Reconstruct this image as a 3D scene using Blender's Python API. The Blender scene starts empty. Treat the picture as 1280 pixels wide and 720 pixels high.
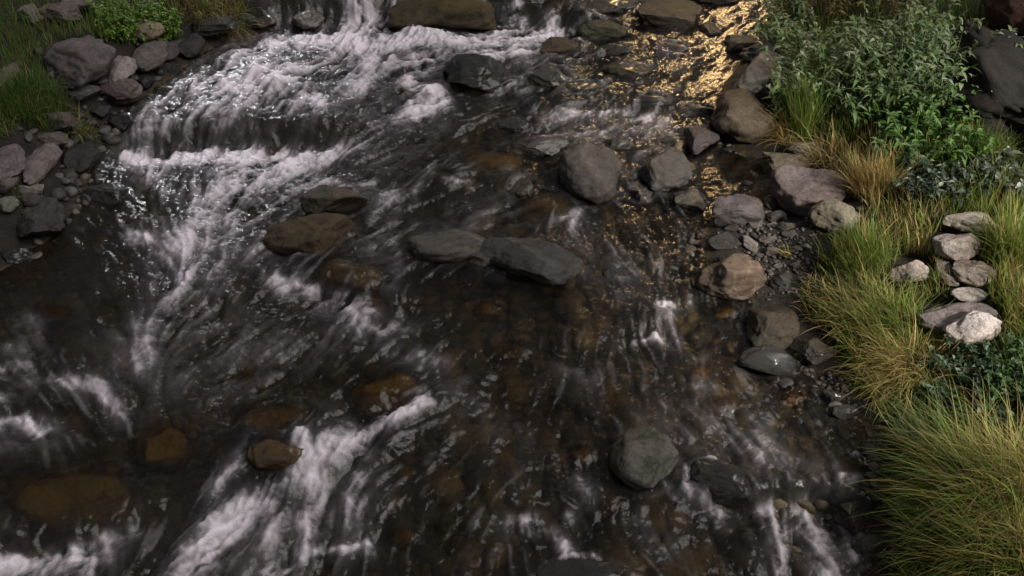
import bpy, math
import numpy as np

rng = np.random.default_rng(11)
S = bpy.context.scene
COL = S.collection

# ------------------------------------------------------------------ camera
HFOV, PITCH, CAMZ = 58.0, 38.0, 4.6
FPX = 640 / math.tan(math.radians(HFOV / 2))
th = math.radians(PITCH)
FWD = np.array([0, math.cos(th), -math.sin(th)])
UP = np.array([0, math.sin(th), math.cos(th)])
CAM = np.array([0, 0, CAMZ])


def project(x, y, z):
    """world -> photograph pixels (1280x720), used to survey the place"""
    d = np.maximum((y) * FWD[1] + (z - CAMZ) * FWD[2], 0.6)
    u = (y) * UP[1] + (z - CAMZ) * UP[2]
    return 640 + FPX * x / d, 360 - FPX * u / d


def rays(px, py):
    px = np.asarray(px, float); py = np.asarray(py, float)
    a = (px - 640) / FPX; b = (360 - py) / FPX
    return np.stack([a, FWD[1] + b * UP[1], FWD[2] + b * UP[2]], -1)


SL, Y0 = 0.075, 6.0            # the stream falls towards the viewer


def zplane(y):
    return SL * (y - Y0)


def unplane(px, py):
    r = rays(px, py)
    den = np.minimum(r[..., 2] - SL * r[..., 1], -0.02)
    t = (-SL * Y0 - CAMZ) / den
    return r[..., 0] * t, r[..., 1] * t


# ------------------------------------------------------------------ noise
_G = rng.normal(size=(256, 3)); _G /= np.linalg.norm(_G, axis=1)[:, None]


def _h(ix, iy, iz):
    h = (ix.astype(np.int64) * 73856093) ^ (iy.astype(np.int64) * 19349663) ^ (iz.astype(np.int64) * 83492791)
    h = (h ^ (h >> 13)) * 1274126177
    return ((h ^ (h >> 16)) & 255).astype(np.intp)


def noise3(x, y, z):
    x, y, z = np.broadcast_arrays(np.asarray(x, float), np.asarray(y, float), np.asarray(z, float))
    ix, iy, iz = np.floor(x), np.floor(y), np.floor(z)
    fx, fy, fz = x - ix, y - iy, z - iz
    ux, uy, uz = (f * f * f * (f * (f * 6 - 15) + 10) for f in (fx, fy, fz))
    out = 0
    for dx in (0, 1):
        for dy in (0, 1):
            for dz in (0, 1):
                g = _G[_h(ix + dx, iy + dy, iz + dz)]
                v = g[..., 0] * (fx - dx) + g[..., 1] * (fy - dy) + g[..., 2] * (fz - dz)
                w = (ux if dx else 1 - ux) * (uy if dy else 1 - uy) * (uz if dz else 1 - uz)
                out = out + v * w
    return out * 1.4


def fbm(x, y, z, o=4, g=0.5, l=2.03):
    a, s, t = 1.0, 1.0, 0
    for i in range(o):
        t = t + a * noise3(x * s + 17 * i, y * s - 5 * i, z * s + 31 * i)
        a *= g; s *= l
    return t


def sstep(a, b, x):
    t = np.clip((x - a) / (b - a), 0, 1)
    return t * t * (3 - 2 * t)


def blur(a, sg):
    H, Wd = a.shape
    fy = np.fft.fftfreq(H)[:, None]; fx = np.fft.rfftfreq(Wd)[None]
    return np.fft.irfft2(np.fft.rfft2(a) * np.exp(-2 * (math.pi * sg) ** 2 * (fx ** 2 + fy ** 2)), s=a.shape)


# ------------------------------------------------------------------ survey lattice (4 px)
LX = np.arange(-320, 1601, 4.0); LY = np.arange(-240, 961, 4.0)
GX, GY = np.meshgrid(LX, LY)


def samp(m, px, py):
    u = np.clip((px + 320) / 4, 0, len(LX) - 1.001); v = np.clip((py + 240) / 4, 0, len(LY) - 1.001)
    i = u.astype(int); j = v.astype(int); fu = u - i; fv = v - j
    return (m[j, i] * (1 - fu) + m[j, i + 1] * fu) * (1 - fv) + (m[j + 1, i] * (1 - fu) + m[j + 1, i + 1] * fu) * fv


def seg(px, py, pts):
    """distance, signed side and along-overshoot to a polyline"""
    best = np.full(np.shape(px), 1e9); sb = np.zeros(np.shape(px))
    for (ax, ay), (bx, by) in zip(pts[:-1], pts[1:]):
        dx, dy = bx - ax, by - ay; L = math.hypot(dx, dy) + 1e-9
        t = np.clip(((px - ax) * dx + (py - ay) * dy) / L ** 2, 0, 1)
        d = np.hypot(px - ax - t * dx, py - ay - t * dy)
        s = ((px - ax) * -dy + (py - ay) * dx) / L
        m = d < best
        best = np.where(m, d, best); sb = np.where(m, s, sb)
    return best, sb


# small falls in the stream: lip, drop in metres, reach
FALLS = [([(165, 170), (250, 164), (330, 164), (405, 172)], .21, 60),
         ([(325, 18), (400, 18), (480, 4)], .30, 45), ([(610, 2), (660, 12), (715, 20)], .22, 45),
         ([(545, 488), (470, 528), (400, 540), (290, 540)], .15, 70), ([(635, 638), (700, 636)], .08, 40),
         ([(890, 626), (960, 622), (1060, 632)], .16, 50), ([(-40, 516), (60, 514)], .08, 40),
         ([(-40, 690), (100, 676), (165, 648)], .10, 50), ([(815, 378), (870, 368)], .02, 30),
         ([(160, 286), (215, 318), (235, 345)], .05, 30), ([(-30, 440), (90, 468), (150, 505)], .06, 35),
         ([(340, 350), (440, 366), (480, 382)], .07, 35), ([(690, 138), (830, 140)], .06, 30),
         ([(775, 428), (835, 420)], .03, 20), ([(270, 100), (330, 90), (400, 112)], -.03, 40)]
BUMPS = [(345, 112, 55, 24, .07), (440, 345, 45, 24, .05), (349, 560, 45, 30, .07), (485, 496, 50, 28, .03), (300, 215, 90, 25, .04),
         (548, 225, 45, 20, .07), (540, 118, 35, 16, .05), (560, 52, 160, 16, .05), (420, 560, 40, 30, .04),
         (620, 210, 50, 24, .03), (685, 268, 40, 26, .03), (800, 85, 40, 24, .07), (890, 505, 40, 26, .04)]
hf = np.zeros_like(GX)
for pts, drop, reach in FALLS:
    d, s = seg(GX + 14 * fbm(GX / 45, GY / 30, 2.2, 3), GY + 9 * fbm(GX / 38, GY / 40, 7.7, 3), pts)
    al = np.sqrt(np.maximum(d * d - s * s, 0))
    hf += -0.5 * drop * np.tanh(s / 7) * np.exp(-(s / reach) ** 2) * np.exp(-(al / 30) ** 2)
for bx, by, bw, bh, ba in BUMPS:
    hf += ba * np.exp(-((GX - bx) / bw) ** 2 - ((GY - by) / bh) ** 2)

LBANK = [(-60, 400), (-5, 345), (60, 300), (100, 260), (112, 215), (135, 175), (185, 128), (215, 95), (250, 70), (300, 40), (345, 14), (350, -60)]
RBANK = [(985, -60), (965, 20), (932, 70), (905, 105), (893, 140), (905, 172), (930, 196), (946, 222), (938, 244), (905, 268), (880, 292), (885, 330),
         (930, 372), (945, 400), (1000, 440), (1020, 475), (1045, 500), (1085, 540), (1110, 600), (1085, 650), (1095, 740), (1120, 860)]


def world_line(px_pts):
    a = np.array(px_pts, float); x, y = unplane(a[:, 0], a[:, 1])
    return list(zip(x, y))


LB = world_line(LBANK); RB = world_line(RBANK)
LB = [(-6.0, -20), (-4.6, 2.0)] + LB + [(LB[-1][0] - 1.5, 22), (-8, 60)]
RB = ([(11, 60), (6.5, 22)] + RB + [(2.6, 1.0), (3.4, -20)])


def bank_sd(x, y):
    """>0 on land (metres from the waterline), and which bank"""
    dl, sl = seg(x, y, LB); dr, sr = seg(x, y, RB)
    l = np.where(sl > 0, dl, -dl); r = np.where(sr > 0, dr, -dr)
    return np.where(l > r, l, r), l > r


def water_z(x, y):
    px, py = project(x, y, zplane(y))
    inside = sstep(0.5, 2.0, y)
    return zplane(y) + samp(hf, px, py) * inside


def _terrain(x, y):
    sd, left = bank_sd(x, y)
    wz = water_z(x, y)
    px, _ = project(x, y, zplane(y))
    land_l = 0.42 * sstep(0, .7, sd) + .10 * sd
    land_r = 0.05 * sstep(0, .1, sd) + 0.30 * sstep(.35, 1.5, sd) + .12 * np.minimum(sd, 6)
    land = np.where(left, land_l, land_r) + .05 * fbm(x * 1.6, y * 1.6, 3.3, 3) * sstep(0, .4, sd)
    shallow = sstep(650, 820, px)
    dep = (0.30 - 0.15 * shallow) * sstep(0, .9, -sd) + 0.03 * sstep(0, .15, -sd)
    bed = -dep + .05 * fbm(x * 2.2, y * 2.2, 8.1, 4) * sstep(0, .6, -sd)
    return wz + np.where(sd > 0, land, bed), sd


# terrain table for lookups
TX = np.arange(-10, 10.01, .04); TY = np.arange(0.6, 18.01, .04)
_tx, _ty = np.meshgrid(TX, TY)
TZ, TSD = _terrain(_tx, _ty)
WZ = water_z(_tx, _ty)


def look(tab, x, y):
    u = np.clip((x + 10) / .04, 0, len(TX) - 1.001); v = np.clip((y - .6) / .04, 0, len(TY) - 1.001)
    i = u.astype(int); j = v.astype(int); fu = u - i; fv = v - j
    return (tab[j, i] * (1 - fu) + tab[j, i + 1] * fu) * (1 - fv) + (tab[j + 1, i] * (1 - fu) + tab[j + 1, i + 1] * fu) * fv


def drop(px, py, tab=None, off=0.0):
    """where the sight line through a photo pixel meets the ground (or water) raised by off"""
    tab = TZ if tab is None else tab
    r = rays(px, py); r = r / r[..., 1:2]
    lo = np.full(r.shape[:-1], 1.2); y = lo.copy(); done = np.zeros(lo.shape, bool)
    for k in range(560):
        yy = 1.2 + .03 * k
        z = CAMZ + r[..., 2] * yy
        hit = (~done) & (z < look(tab, r[..., 0] * yy, np.full_like(z, yy)) + off)
        y = np.where(hit, yy - .015, y); done |= hit
    y = np.where(done, y, 17.5)
    x = r[..., 0] * y
    return x, y, look(tab, x, y) + off


# ------------------------------------------------------------------ mesh + material helpers
def mesh(name, V, quads=None, tris=None, smooth=True, mat=None, parent=None, attrs=None, loc=None):
    V = np.asarray(V, np.float32)
    me = bpy.data.meshes.new(name)
    nq = 0 if quads is None else len(quads); nt = 0 if tris is None else len(tris)
    me.vertices.add(len(V)); me.vertices.foreach_set('co', V.ravel())
    idx = []
    if nq: idx.append(np.asarray(quads, np.int32).ravel())
    if nt: idx.append(np.asarray(tris, np.int32).ravel())
    idx = np.concatenate(idx)
    me.loops.add(len(idx)); me.loops.foreach_set('vertex_index', idx)
    tot = np.concatenate([np.full(nq, 4, np.int32), np.full(nt, 3, np.int32)])
    st = np.concatenate([[0], np.cumsum(tot)[:-1]]).astype(np.int32)
    me.polygons.add(nq + nt); me.polygons.foreach_set('loop_start', st)
    me.update(calc_edges=True)
    me.polygons.foreach_set('use_smooth', np.full(nq + nt, smooth))
    for k, a in (attrs or {}).items():
        a = np.asarray(a, np.float32)
        if a.ndim == 1:
            me.attributes.new(k, 'FLOAT', 'POINT').data.foreach_set('value', a)
        else:
            c = np.ones((len(a), 4), np.float32); c[:, :3] = a
            me.attributes.new(k, 'FLOAT_COLOR', 'POINT').data.foreach_set('color', c.ravel())
    me.validate()
    o = bpy.data.objects.new(name, me); COL.objects.link(o)
    if mat: me.materials.append(mat)
    if parent: o.parent = parent
    if loc is not None: o.location = loc
    return o


def tag(o, label=None, cat=None, group=None, kind=None):
    if label: o['label'] = label
    if cat: o['category'] = cat
    if group: o['group'] = group
    if kind: o['kind'] = kind
    return o


class NT:
    def __init__(s, name):
        s.m = bpy.data.materials.new(name); s.m.use_nodes = True
        s.t = s.m.node_tree; s.t.nodes.clear()
        s.out = s.t.nodes.new('ShaderNodeOutputMaterial')

    def n(s, typ, _p=None, **inp):
        nd = s.t.nodes.new('ShaderNode' + typ)
        for k, v in (_p or {}).items(): setattr(nd, k, v)
        for k, v in inp.items():
            key = k.replace('_', ' ')
            sock = nd.inputs[int(key[1:])] if key[0] == 'i' and key[1:].isdigit() else nd.inputs[key]
            if isinstance(v, bpy.types.NodeSocket): s.t.links.new(v, sock)
            else: sock.default_value = v
        return nd

    def math(s, op, a, b=None, clamp=False):
        nd = s.t.nodes.new('ShaderNodeMath'); nd.operation = op; nd.use_clamp = clamp
        for i, v in enumerate((a, b)):
            if v is None: continue
            if isinstance(v, bpy.types.NodeSocket): s.t.links.new(v, nd.inputs[i])
            else: nd.inputs[i].default_value = v
        return nd.outputs[0]

    def mix(s, f, a, b, typ='MIX'):
        nd = s.t.nodes.new('ShaderNodeMix'); nd.data_type = 'RGBA'; nd.blend_type = typ
        for sock, v in ((nd.inputs[0], f), (nd.inputs[6], a), (nd.inputs[7], b)):
            if isinstance(v, bpy.types.NodeSocket): s.t.links.new(v, sock)
            elif isinstance(v, tuple): sock.default_value = (*v, 1) if len(v) == 3 else v
            else: sock.default_value = v
        return nd.outputs[2]

    def ramp(s, f, stops):
        nd = s.t.nodes.new('ShaderNodeValToRGB')
        while len(nd.color_ramp.elements) < len(stops): nd.color_ramp.elements.new(.5)
        for e, (p, c) in zip(nd.color_ramp.elements, stops):
            e.position = p; e.color = (*c, 1) if isinstance(c, tuple) else (c, c, c, 1)
        s.t.links.new(f, nd.inputs[0])
        return nd.outputs[0]

    def attr(s, name):
        return s.n('Attribute', {'attribute_name': name})

    def done(s, sh):
        s.t.links.new(sh, s.out.inputs[0]); return s.m


def rock_material(name, veins=0.0, moss=0.0, coat=0.0):
    t = NT(name)
    co = t.n('TexCoord').outputs['Object']
    oi = t.n('ObjectInfo')
    off = t.n('VectorMath', {'operation': 'ADD'}, i0=co, i1=t.n('CombineXYZ', X=t.math('MULTIPLY', oi.outputs['Random'], 40.0)).outputs[0]).outputs[0]
    big = t.n('TexNoise', Vector=off, Scale=5.0, Detail=6.0, Roughness=.62).outputs[0]
    mid = t.n('TexNoise', Vector=off, Scale=26.0, Detail=8.0, Roughness=.7).outputs[0]
    fine = t.n('TexNoise', Vector=off, Scale=120.0, Detail=4.0, Roughness=.7).outputs[0]
    m = t.math('ADD', t.ramp(big, [(.3, .55), (.7, 1.35)]), t.ramp(mid, [(.36, -.0), (.64, .6)]))
    m = t.math('SUBTRACT', m, t.ramp(fine, [(.36, .5), (.56, 0.0)]))
    c = t.mix(1.0, oi.outputs['Color'], t.n('CombineColor', i0=m, i1=m, i2=m).outputs[0], 'MULTIPLY')
    warm = t.n('TexNoise', Vector=off, Scale=3.2, Detail=4.0).outputs[0]
    c = t.mix(t.ramp(warm, [(.42, 0.0), (.66, .3)]), c, t.mix(1.0, c, (1.25, .98, .72), 'MULTIPLY'))
    lich = t.n('TexVoronoi', Vector=t.n('VectorMath', {'operation': 'ADD'}, i0=off, i1=t.n('VectorMath', {'operation': 'SCALE'}, i0=t.n('TexNoise', Vector=off, Scale=14.0).outputs[1], Scale=.09).outputs[0]).outputs[0], Scale=9.0).outputs[0]
    c = t.mix(t.math('MULTIPLY', t.ramp(lich, [(.12, .5), (.2, 0.0)]), .5), c, t.mix(1.0, c, (1.7, 1.65, 1.55), 'MULTIPLY'))
    if veins:
        wv = t.n('TexVoronoi', {'feature': 'DISTANCE_TO_EDGE'}, Vector=t.n('VectorMath', {'operation': 'ADD'}, i0=off, i1=t.n('VectorMath', {'operation': 'SCALE'}, i0=t.n('TexNoise', Vector=off, Scale=4.0, Detail=5.0).outputs[1], Scale=.3).outputs[0]).outputs[0], Scale=3.4).outputs[0]
        c = t.mix(t.math('MULTIPLY', t.ramp(wv, [(.0, 1.0), (.06, 0.0)]), veins), c, (.34, .27, .21))
    if moss:
        mn = t.n('TexNoise', Vector=off, Scale=6.0, Detail=6.0, Roughness=.7).outputs[0]
        c = t.mix(t.math('MULTIPLY', t.ramp(mn, [(.5, 0.0), (.6, 1.0)]), moss), c, (.045, .055, .015))
    wet = t.attr('wet').outputs['Fac']
    wn = t.math('ADD', wet, t.math('MULTIPLY', t.math('SUBTRACT', mid, .5), .8), True)
    wr = t.ramp(wn, [(.35, 0.0), (.65, 1.0)])
    c = t.mix(t.math('MULTIPLY', wr, .5), c, t.mix(1.0, c, (.35, .33, .32), 'MULTIPLY'))
    rough = t.math('SUBTRACT', .88, t.math('MULTIPLY', wr, .58))
    bh = t.math('ADD', t.math('MULTIPLY', mid, .7), t.math('MULTIPLY', fine, .35))
    b = t.n('Bump', Height=bh, Strength=.9, Distance=.03).outputs[0]
    p = t.n('BsdfPrincipled', Base_Color=c, Roughness=rough, Normal=b, Specular_IOR_Level=.35, Coat_Weight=coat, Coat_Roughness=.18)
    return t.done(p.outputs[0])


M_ROCK = rock_material('stone'); M_VEIN = rock_material('veined stone', veins=.45)
M_MOSS = rock_material('mossy stone', moss=.75); M_WET = rock_material('wet stone', moss=.25, coat=.6)
M_ALGAE = rock_material('algae covered stone', moss=.12)


def terrain_material():
    t = NT('river bank soil and bed')
    co = t.n('TexCoord').outputs['Object']
    land = t.attr('land').outputs['Fac']
    w = t.n('VectorMath', {'operation': 'ADD'}, i0=co, i1=t.n('VectorMath', {'operation': 'SCALE'}, i0=t.n('TexNoise', Vector=co, Scale=9.0).outputs[1], Scale=.06).outputs[0]).outputs[0]
    v = t.n('TexVoronoi', Vector=w, Scale=11.0)
    v2 = t.n('TexVoronoi', Vector=w, Scale=38.0)
    sepv = t.n('SeparateColor', Color=v.outputs[1]).outputs[0]
    sep2 = t.n('SeparateColor', Color=v2.outputs[1]).outputs[0]
    peb = t.mix(.45, t.ramp(sepv, [(0.0, (.022, .016, .012)), (.5, (.055, .038, .022)), (.8, (.11, .07, .03)), (1.0, (.16, .14, .11))]),
                t.ramp(sep2, [(0.0, (.02, .015, .012)), (.6, (.07, .045, .022)), (1.0, (.18, .13, .075))]))
    n1 = t.n('TexNoise', Vector=co, Scale=7.0, Detail=8.0, Roughness=.7).outputs[0]
    n2 = t.n('TexNoise', Vector=co, Scale=70.0, Detail=5.0, Roughness=.7).outputs[0]
    soil = t.ramp(n1, [(.3, (.012, .010, .009)), (.55, (.026, .021, .018)), (.75, (.05, .04, .03))])
    soil = t.mix(t.ramp(n2, [(.55, 0.0), (.7, .6)]), soil, (.075, .064, .055))
    c = t.mix(land, peb, soil)
    h = t.math('ADD', t.math('MULTIPLY', v.outputs[0], -.6), t.math('MULTIPLY', n2, .5))
    b = t.n('Bump', Height=h, Strength=.8, Distance=.05).outputs[0]
    return t.done(t.n('BsdfPrincipled', Base_Color=c, Roughness=.75, Normal=b, Specular_IOR_Level=.3).outputs[0])


def water_material():
    t = NT('rushing water')
    co = t.n('TexCoord').outputs['Object']
    foam = t.attr('foam').outputs['Fac']; murk = t.attr('murk').outputs['Fac']
    n1 = t.n('TexNoise', Vector=co, Scale=30.0, Detail=3.0, Roughness=.55).outputs[0]
    n2 = t.n('TexNoise', Vector=co, Scale=130.0, Detail=3.0, Roughness=.6).outputs[0]
    b = t.n('Bump', Height=n1, Strength=.35, Distance=.02).outputs[0]
    fres = t.n('Fresnel', IOR=1.33, Normal=b).outputs[0]
    tr = t.n('BsdfTransparent', Color=(.74, .68, .56, 1)).outputs[0]
    rf = t.n('BsdfRefraction', Color=(.74, .68, .56, 1), Roughness=.05, IOR=1.33, Normal=b).outputs[0]
    tr = t.n('MixShader', Fac=.6, i1=tr, i2=rf).outputs[0]
    mk = t.n('BsdfDiffuse', Color=(.052, .052, .052, 1)).outputs[0]
    body = t.n('MixShader', Fac=murk, i1=tr, i2=mk).outputs[0]
    gl = t.n('BsdfGlossy', Color=(1, 1, 1, 1), Roughness=.13, Normal=b).outputs[0]
    wat = t.n('MixShader', Fac=fres, i1=body, i2=gl).outputs[0]
    ff = t.math('ADD', foam, t.math('MULTIPLY', t.math('SUBTRACT', n2, .5), t.math('MULTIPLY', foam, .9)), True)
    fb = t.n('Bump', Height=t.math('ADD', n1, t.math('MULTIPLY', n2, .5)), Strength=.3, Distance=.02).outputs[0]
    fm = t.n('BsdfPrincipled', Base_Color=(.82, .745, .81, 1), Roughness=.6, Normal=fb, Specular_IOR_Level=.5).outputs[0]
    return t.done(t.n('MixShader', Fac=ff, i1=wat, i2=fm).outputs[0])


def leaf_material(name, rough=.5, trans=.3, spec=.4):
    t = NT(name)
    c = t.attr('col').outputs['Color']
    p = t.n('BsdfPrincipled', Base_Color=c, Roughness=rough, Specular_IOR_Level=spec).outputs[0]
    tl = t.n('BsdfTranslucent', Color=c).outputs[0]
    return t.done(t.n('MixShader', Fac=trans, i1=p, i2=tl).outputs[0])


M_TERR = terrain_material(); M_WATER = water_material()
M_GRASS = leaf_material('grass blades', .55, .4, .3); M_LEAF = leaf_material('shrub leaves', .5, .35, .4)
M_STEM = leaf_material('plant stems', .7, .05, .3)


# ------------------------------------------------------------------ ground
def axis(lo, hi, step, far_lo, far_hi):
    a = list(np.arange(lo, hi + 1e-6, step)); s = step
    while a[-1] < far_hi: s *= 1.25; a.append(a[-1] + s)
    s = step
    while a[0] > far_lo: s *= 1.25; a.insert(0, a[0] - s)
    return np.array(a)


ax = axis(-8.5, 8.5, .05, -45, 45); ay = axis(1.2, 16, .05, -20, 70)
gx, gy = np.meshgrid(ax, ay)
gz, gsd = _terrain(gx, gy)


def gridquads(h, w):
    i = np.arange(h * w).reshape(h, w)
    return np.stack([i[:-1, :-1], i[:-1, 1:], i[1:, 1:], i[1:, :-1]], -1).reshape(-1, 4)


mesh('ground', np.stack([gx, gy, gz], -1).reshape(-1, 3), gridquads(*gx.shape), mat=M_TERR,
     attrs={'land': sstep(-.05, .12, gsd).ravel()})['kind'] = 'structure'

# ------------------------------------------------------------------ stones
_ico = {}


def ico(n):
    if n not in _ico:
        import bmesh
        bm = bmesh.new(); bmesh.ops.create_icosphere(bm, subdivisions=n, radius=1)
        _ico[n] = (np.array([v.co[:] for v in bm.verts]), np.array([[v.index for v in f.verts] for f in bm.faces]))
        bm.free()
    return _ico[n]


def stone_shape(seed, n, cuts, rough=1.0):
    r = np.random.default_rng(seed)
    V, T = ico(n); V = V.copy()
    for k in range(cuts):
        nrm = r.normal(size=3); nrm[2] = abs(nrm[2]) * .8 if k % 3 else nrm[2]; nrm /= np.linalg.norm(nrm)
        d = r.uniform(.46, .78); ov = V @ nrm - d
        V -= np.where(ov > 0, ov * .96, 0)[:, None] * nrm
    o = r.uniform(-50, 50, 3)
    N = V / np.linalg.norm(V, axis=1)[:, None]
    h = .16 * fbm(V[:, 0] * 1.1 + o[0], V[:, 1] * 1.1 + o[1], V[:, 2] * 1.1 + o[2], 2)
    h += rough * .045 * fbm(V[:, 0] * 3.6 + o[1], V[:, 1] * 3.6 + o[2], V[:, 2] * 3.6 + o[0], 3)
    if n >= 5:
        h += rough * .013 * fbm(V[:, 0] * 13 + o[2], V[:, 1] * 13 + o[0], V[:, 2] * 13 + o[1], 3)
    V = V + N * h[:, None]
    lo, hi = V.min(0), V.max(0)
    return (V - (lo + hi) / 2) / ((hi - lo) / 2), T


GREY = (.17, .155, .15); PURP = (.125, .106, .11); TAN = (.25, .20, .15); DARK = (.055, .05, .048); BLACK = (.02, .019, .019)
AMB = (.36, .26, .125); PALE = (.40, .36, .34); WHITE = (.50, .45, .455); BROWN = (.115, .085, .055); OCH = (.12, .088, .04); PINK = (.20, .165, .168)
LTGREY = (.30, .26, .25)  # light warm grey stone
stone_count = 0
STANDING = []
SUNK = []


def stone(px, py, w, h, mode, col, cuts, rot, name, label, mat=None, group=None, flat=None, e=None, rough=1.0):
    """mode b: rests on the bank, w: stands out of the water, s: lies just under the surface"""
    global stone_count
    stone_count += 1
    e = e if e is not None else {'b': .45, 'w': .02, 's': -1.12}[mode]
    tab = TZ if mode == 'b' else WZ
    x, y, z = (float(v) for v in drop(px, py, tab))
    c = .1
    for _ in range(4):
        dist = float(np.dot(np.array([x, y, z]) - CAM, FWD))
        a = w / 2 * dist / FPX; hv = h / 2 * dist / FPX
        sl = CAM - np.array([x, y, z]); sl /= np.linalg.norm(sl)
        sn = sl[2]; cs = math.sqrt(1 - sn * sn)
        c = min((flat or .62) * a, .8 * hv / cs)
        b = max(math.sqrt(max(hv * hv - (c * cs) ** 2, 1e-6)) / sn, .55 * a)
        x, y, z = (float(v) for v in drop(px, py, tab, e * c))
    n = 5 if w > 34 else 4
    V, T = stone_shape(int(px * 31 + py * 7 + w) % 99991, n, cuts + (3 if cuts > 2 else 1 if rough >= 1 else 0), rough * 1.35)
    V = V * np.array([a, b, c])
    ca, sa = math.cos(math.radians(rot)), math.sin(math.radians(rot))
    V = np.stack([V[:, 0] * ca - V[:, 1] * sa, V[:, 0] * sa + V[:, 1] * ca, V[:, 2]], -1)
    if mode == 'w' and e > -.3 and w > 24:
        STANDING.append((x, y, a, b, math.radians(rot)))
    if mode == 's':
        SUNK.append((x, y, a, b, math.radians(rot)))
    wl = look(WZ, np.full(len(V), x), np.full(len(V), y))
    above = V[:, 2] + z - wl
    if mode == 'b' and float(look(TSD, np.array(x), np.array(y))) > .25:
        wet = np.zeros(len(V))
    else:
        wet = sstep(.32, .06, above + .05 * noise3(V[:, 0] * 6, V[:, 1] * 6, V[:, 2] * 6))
    if mode == 'w': wet = np.maximum(wet, .3)
    if mat is M_WET: wet = np.maximum(wet, .75)
    o = mesh(name, V, None, T, mat=mat or M_ROCK, attrs={'wet': wet}, loc=(x, y, z))
    o.color = (*(np.array(col) * (1.45 if mode == 's' else (.8 if px > 1100 else .74))), 1)
    cat = {'boulder': 'boulder', 'pebble': 'pebble'}.get(name, 'rock')
    return tag(o, label, cat, group)


R = stone
gL, gR, gW, gS, gP = 'rocks along the left bank', 'rocks along the right bank', 'rocks standing in the stream', 'stones under the water', 'pebbles on the gravel patch'
# left bank
R(101, 79, 80, 60, 'b', PURP, 2, 0, 'boulder', 'largest smooth purple grey boulder on the left bank beside the grass', group=gL)
R(151, 87, 38, 36, 'b', LTGREY, 6, 10, 'rock', 'pale pointed rock leaning against the large smooth left bank boulder', group=gL)
R(148, 114, 58, 34, 'b', (.12, .09, .085), 5, 0, 'rock', 'brown blocky rock directly under the pale pointed rock, left bank', group=gL)
R(106, 118, 40, 28, 'b', PURP, 3, 0, 'rock', 'small rounded rock wedged under the large smooth left bank boulder', group=gL)
R(188, 70, 44, 40, 'b', (.14, .125, .12), 3, 0, 'rock', 'rounded grey rock below the bright green bush on the left bank', group=gL)
R(214, 62, 26, 30, 'b', (.10, .088, .085), 2, 0, 'rock', 'narrow upright rock behind the rounded grey one below the green bush', group=gL)
R(238, 59, 34, 26, 'b', (.07, .065, .065), 3, 0, 'rock', 'dark rock at the water edge right of the bright green bush', group=gL)
R(184, 39, 40, 26, 'b', TAN, 2, 0, 'rock', 'warm tan rock half hidden in the bright green bush', group=gL, e=.8)
R(76, 15, 58, 24, 'b', (.16, .135, .12), 2, 0, 'rock', 'long low rock in the grass above the largest left bank boulder', group=gL, e=.8)
R(38, 15, 32, 20, 'b', (.16, .14, .13), 3, 0, 'rock', 'small grey rock in the grass left of the long low one', group=gL, e=.8)
R(96, 4, 46, 16, 'b', PINK, 2, 0, 'rock', 'pinkish rock at the top edge of the photo above the left bank grass', group=gL, e=.8)
R(4, 97, 26, 40, 'b', (.15, .12, .10), 2, 0, 'rock', 'brown rock cut off by the left edge among the grass', group=gL, e=.8)
R(70, 150, 50, 30, 'b', (.14, .11, .095), 4, 0, 'rock', 'earthy brown rock under the overhanging grass tuft on the left bank', group=gL)
R(66, 174, 42, 24, 'b', (.15, .125, .12), 4, -15, 'rock', 'small angular rock above the tall egg shaped left bank rock', group=gL)
R(10, 202, 42, 46, 'b', PINK, 4, 0, 'boulder', 'pinkish grey boulder at the left edge beside the egg shaped rock', group=gL)
R(49, 205, 38, 50, 'b', PINK, 1, 0, 'rock', 'tall egg shaped pinkish rock with a pale patch on the left bank', group=gL)
R(7, 228, 30, 24, 'b', (.15, .13, .13), 2, 0, 'rock', 'small rock under the pinkish boulder at the left edge', group=gL)
R(36, 237, 42, 13, 'b', (.26, .23, .22), 2, 0, 'rock', 'thin flat pale slab under the egg shaped rock', group=gL)
R(38, 249, 32, 22, 'b', (.085, .08, .072), 2, 0, 'rock', 'small dark rock under the thin flat pale slab', group=gL)
R(52, 274, 58, 48, 'b', (.075, .066, .066), 5, 0, 'boulder', 'dark angular boulder with a wet foot at the waterline, far left', group=gL)
R(8, 252, 24, 20, 'b', (.20, .20, .16), 2, 0, 'rock', 'small greenish pale rock at the left edge by a grass sprig', group=gL)
R(18, 320, 54, 24, 'w', (.035, .033, .033), 3, 0, 'rock', 'flat wet black rock at the left edge in calm water', M_WET, gL)
R(135, 248, 62, 36, 'w', (.03, .027, .026), 2, 0, 'rock', 'dark half sunken rock left of the second foam pool', M_WET, gL, e=-.45)
R(100, 192, 44, 42, 'b', (.055, .05, .05), 5, 0, 'rock', 'dark rock just right of the egg shaped rock', group=gL)
R(208, 114, 26, 14, 'w', (.075, .06, .056), 3, 0, 'rock', 'small brown rock in dark water left of the white streaks', M_WET, gL)
R(212, 84, 32, 16, 'b', (.05, .046, .046), 3, 0, 'rock', 'small flat dark rock below the rounded grey rock by the green bush', group=gL)
R(180, 100, 24, 20, 'b', (.04, .037, .037), 3, 0, 'rock', 'little black rock right of the pale pointed rock', group=gL)
R(124, 140, 24, 16, 'b', (.06, .055, .055), 3, 20, 'rock', 'little dark rock under the brown blocky rock, left bank', group=gL)
R(152, 152, 34, 22, 'b', (.035, .032, .032), 4, 0, 'rock', 'black rock at the foot of the bank below the brown blocky rock', M_WET, gL)
R(258, 32, 78, 22, 'b', (.045, .042, .036), 3, 4, 'rock', 'long dark rock along the water under the hanging yellow grass', group=gL)
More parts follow.
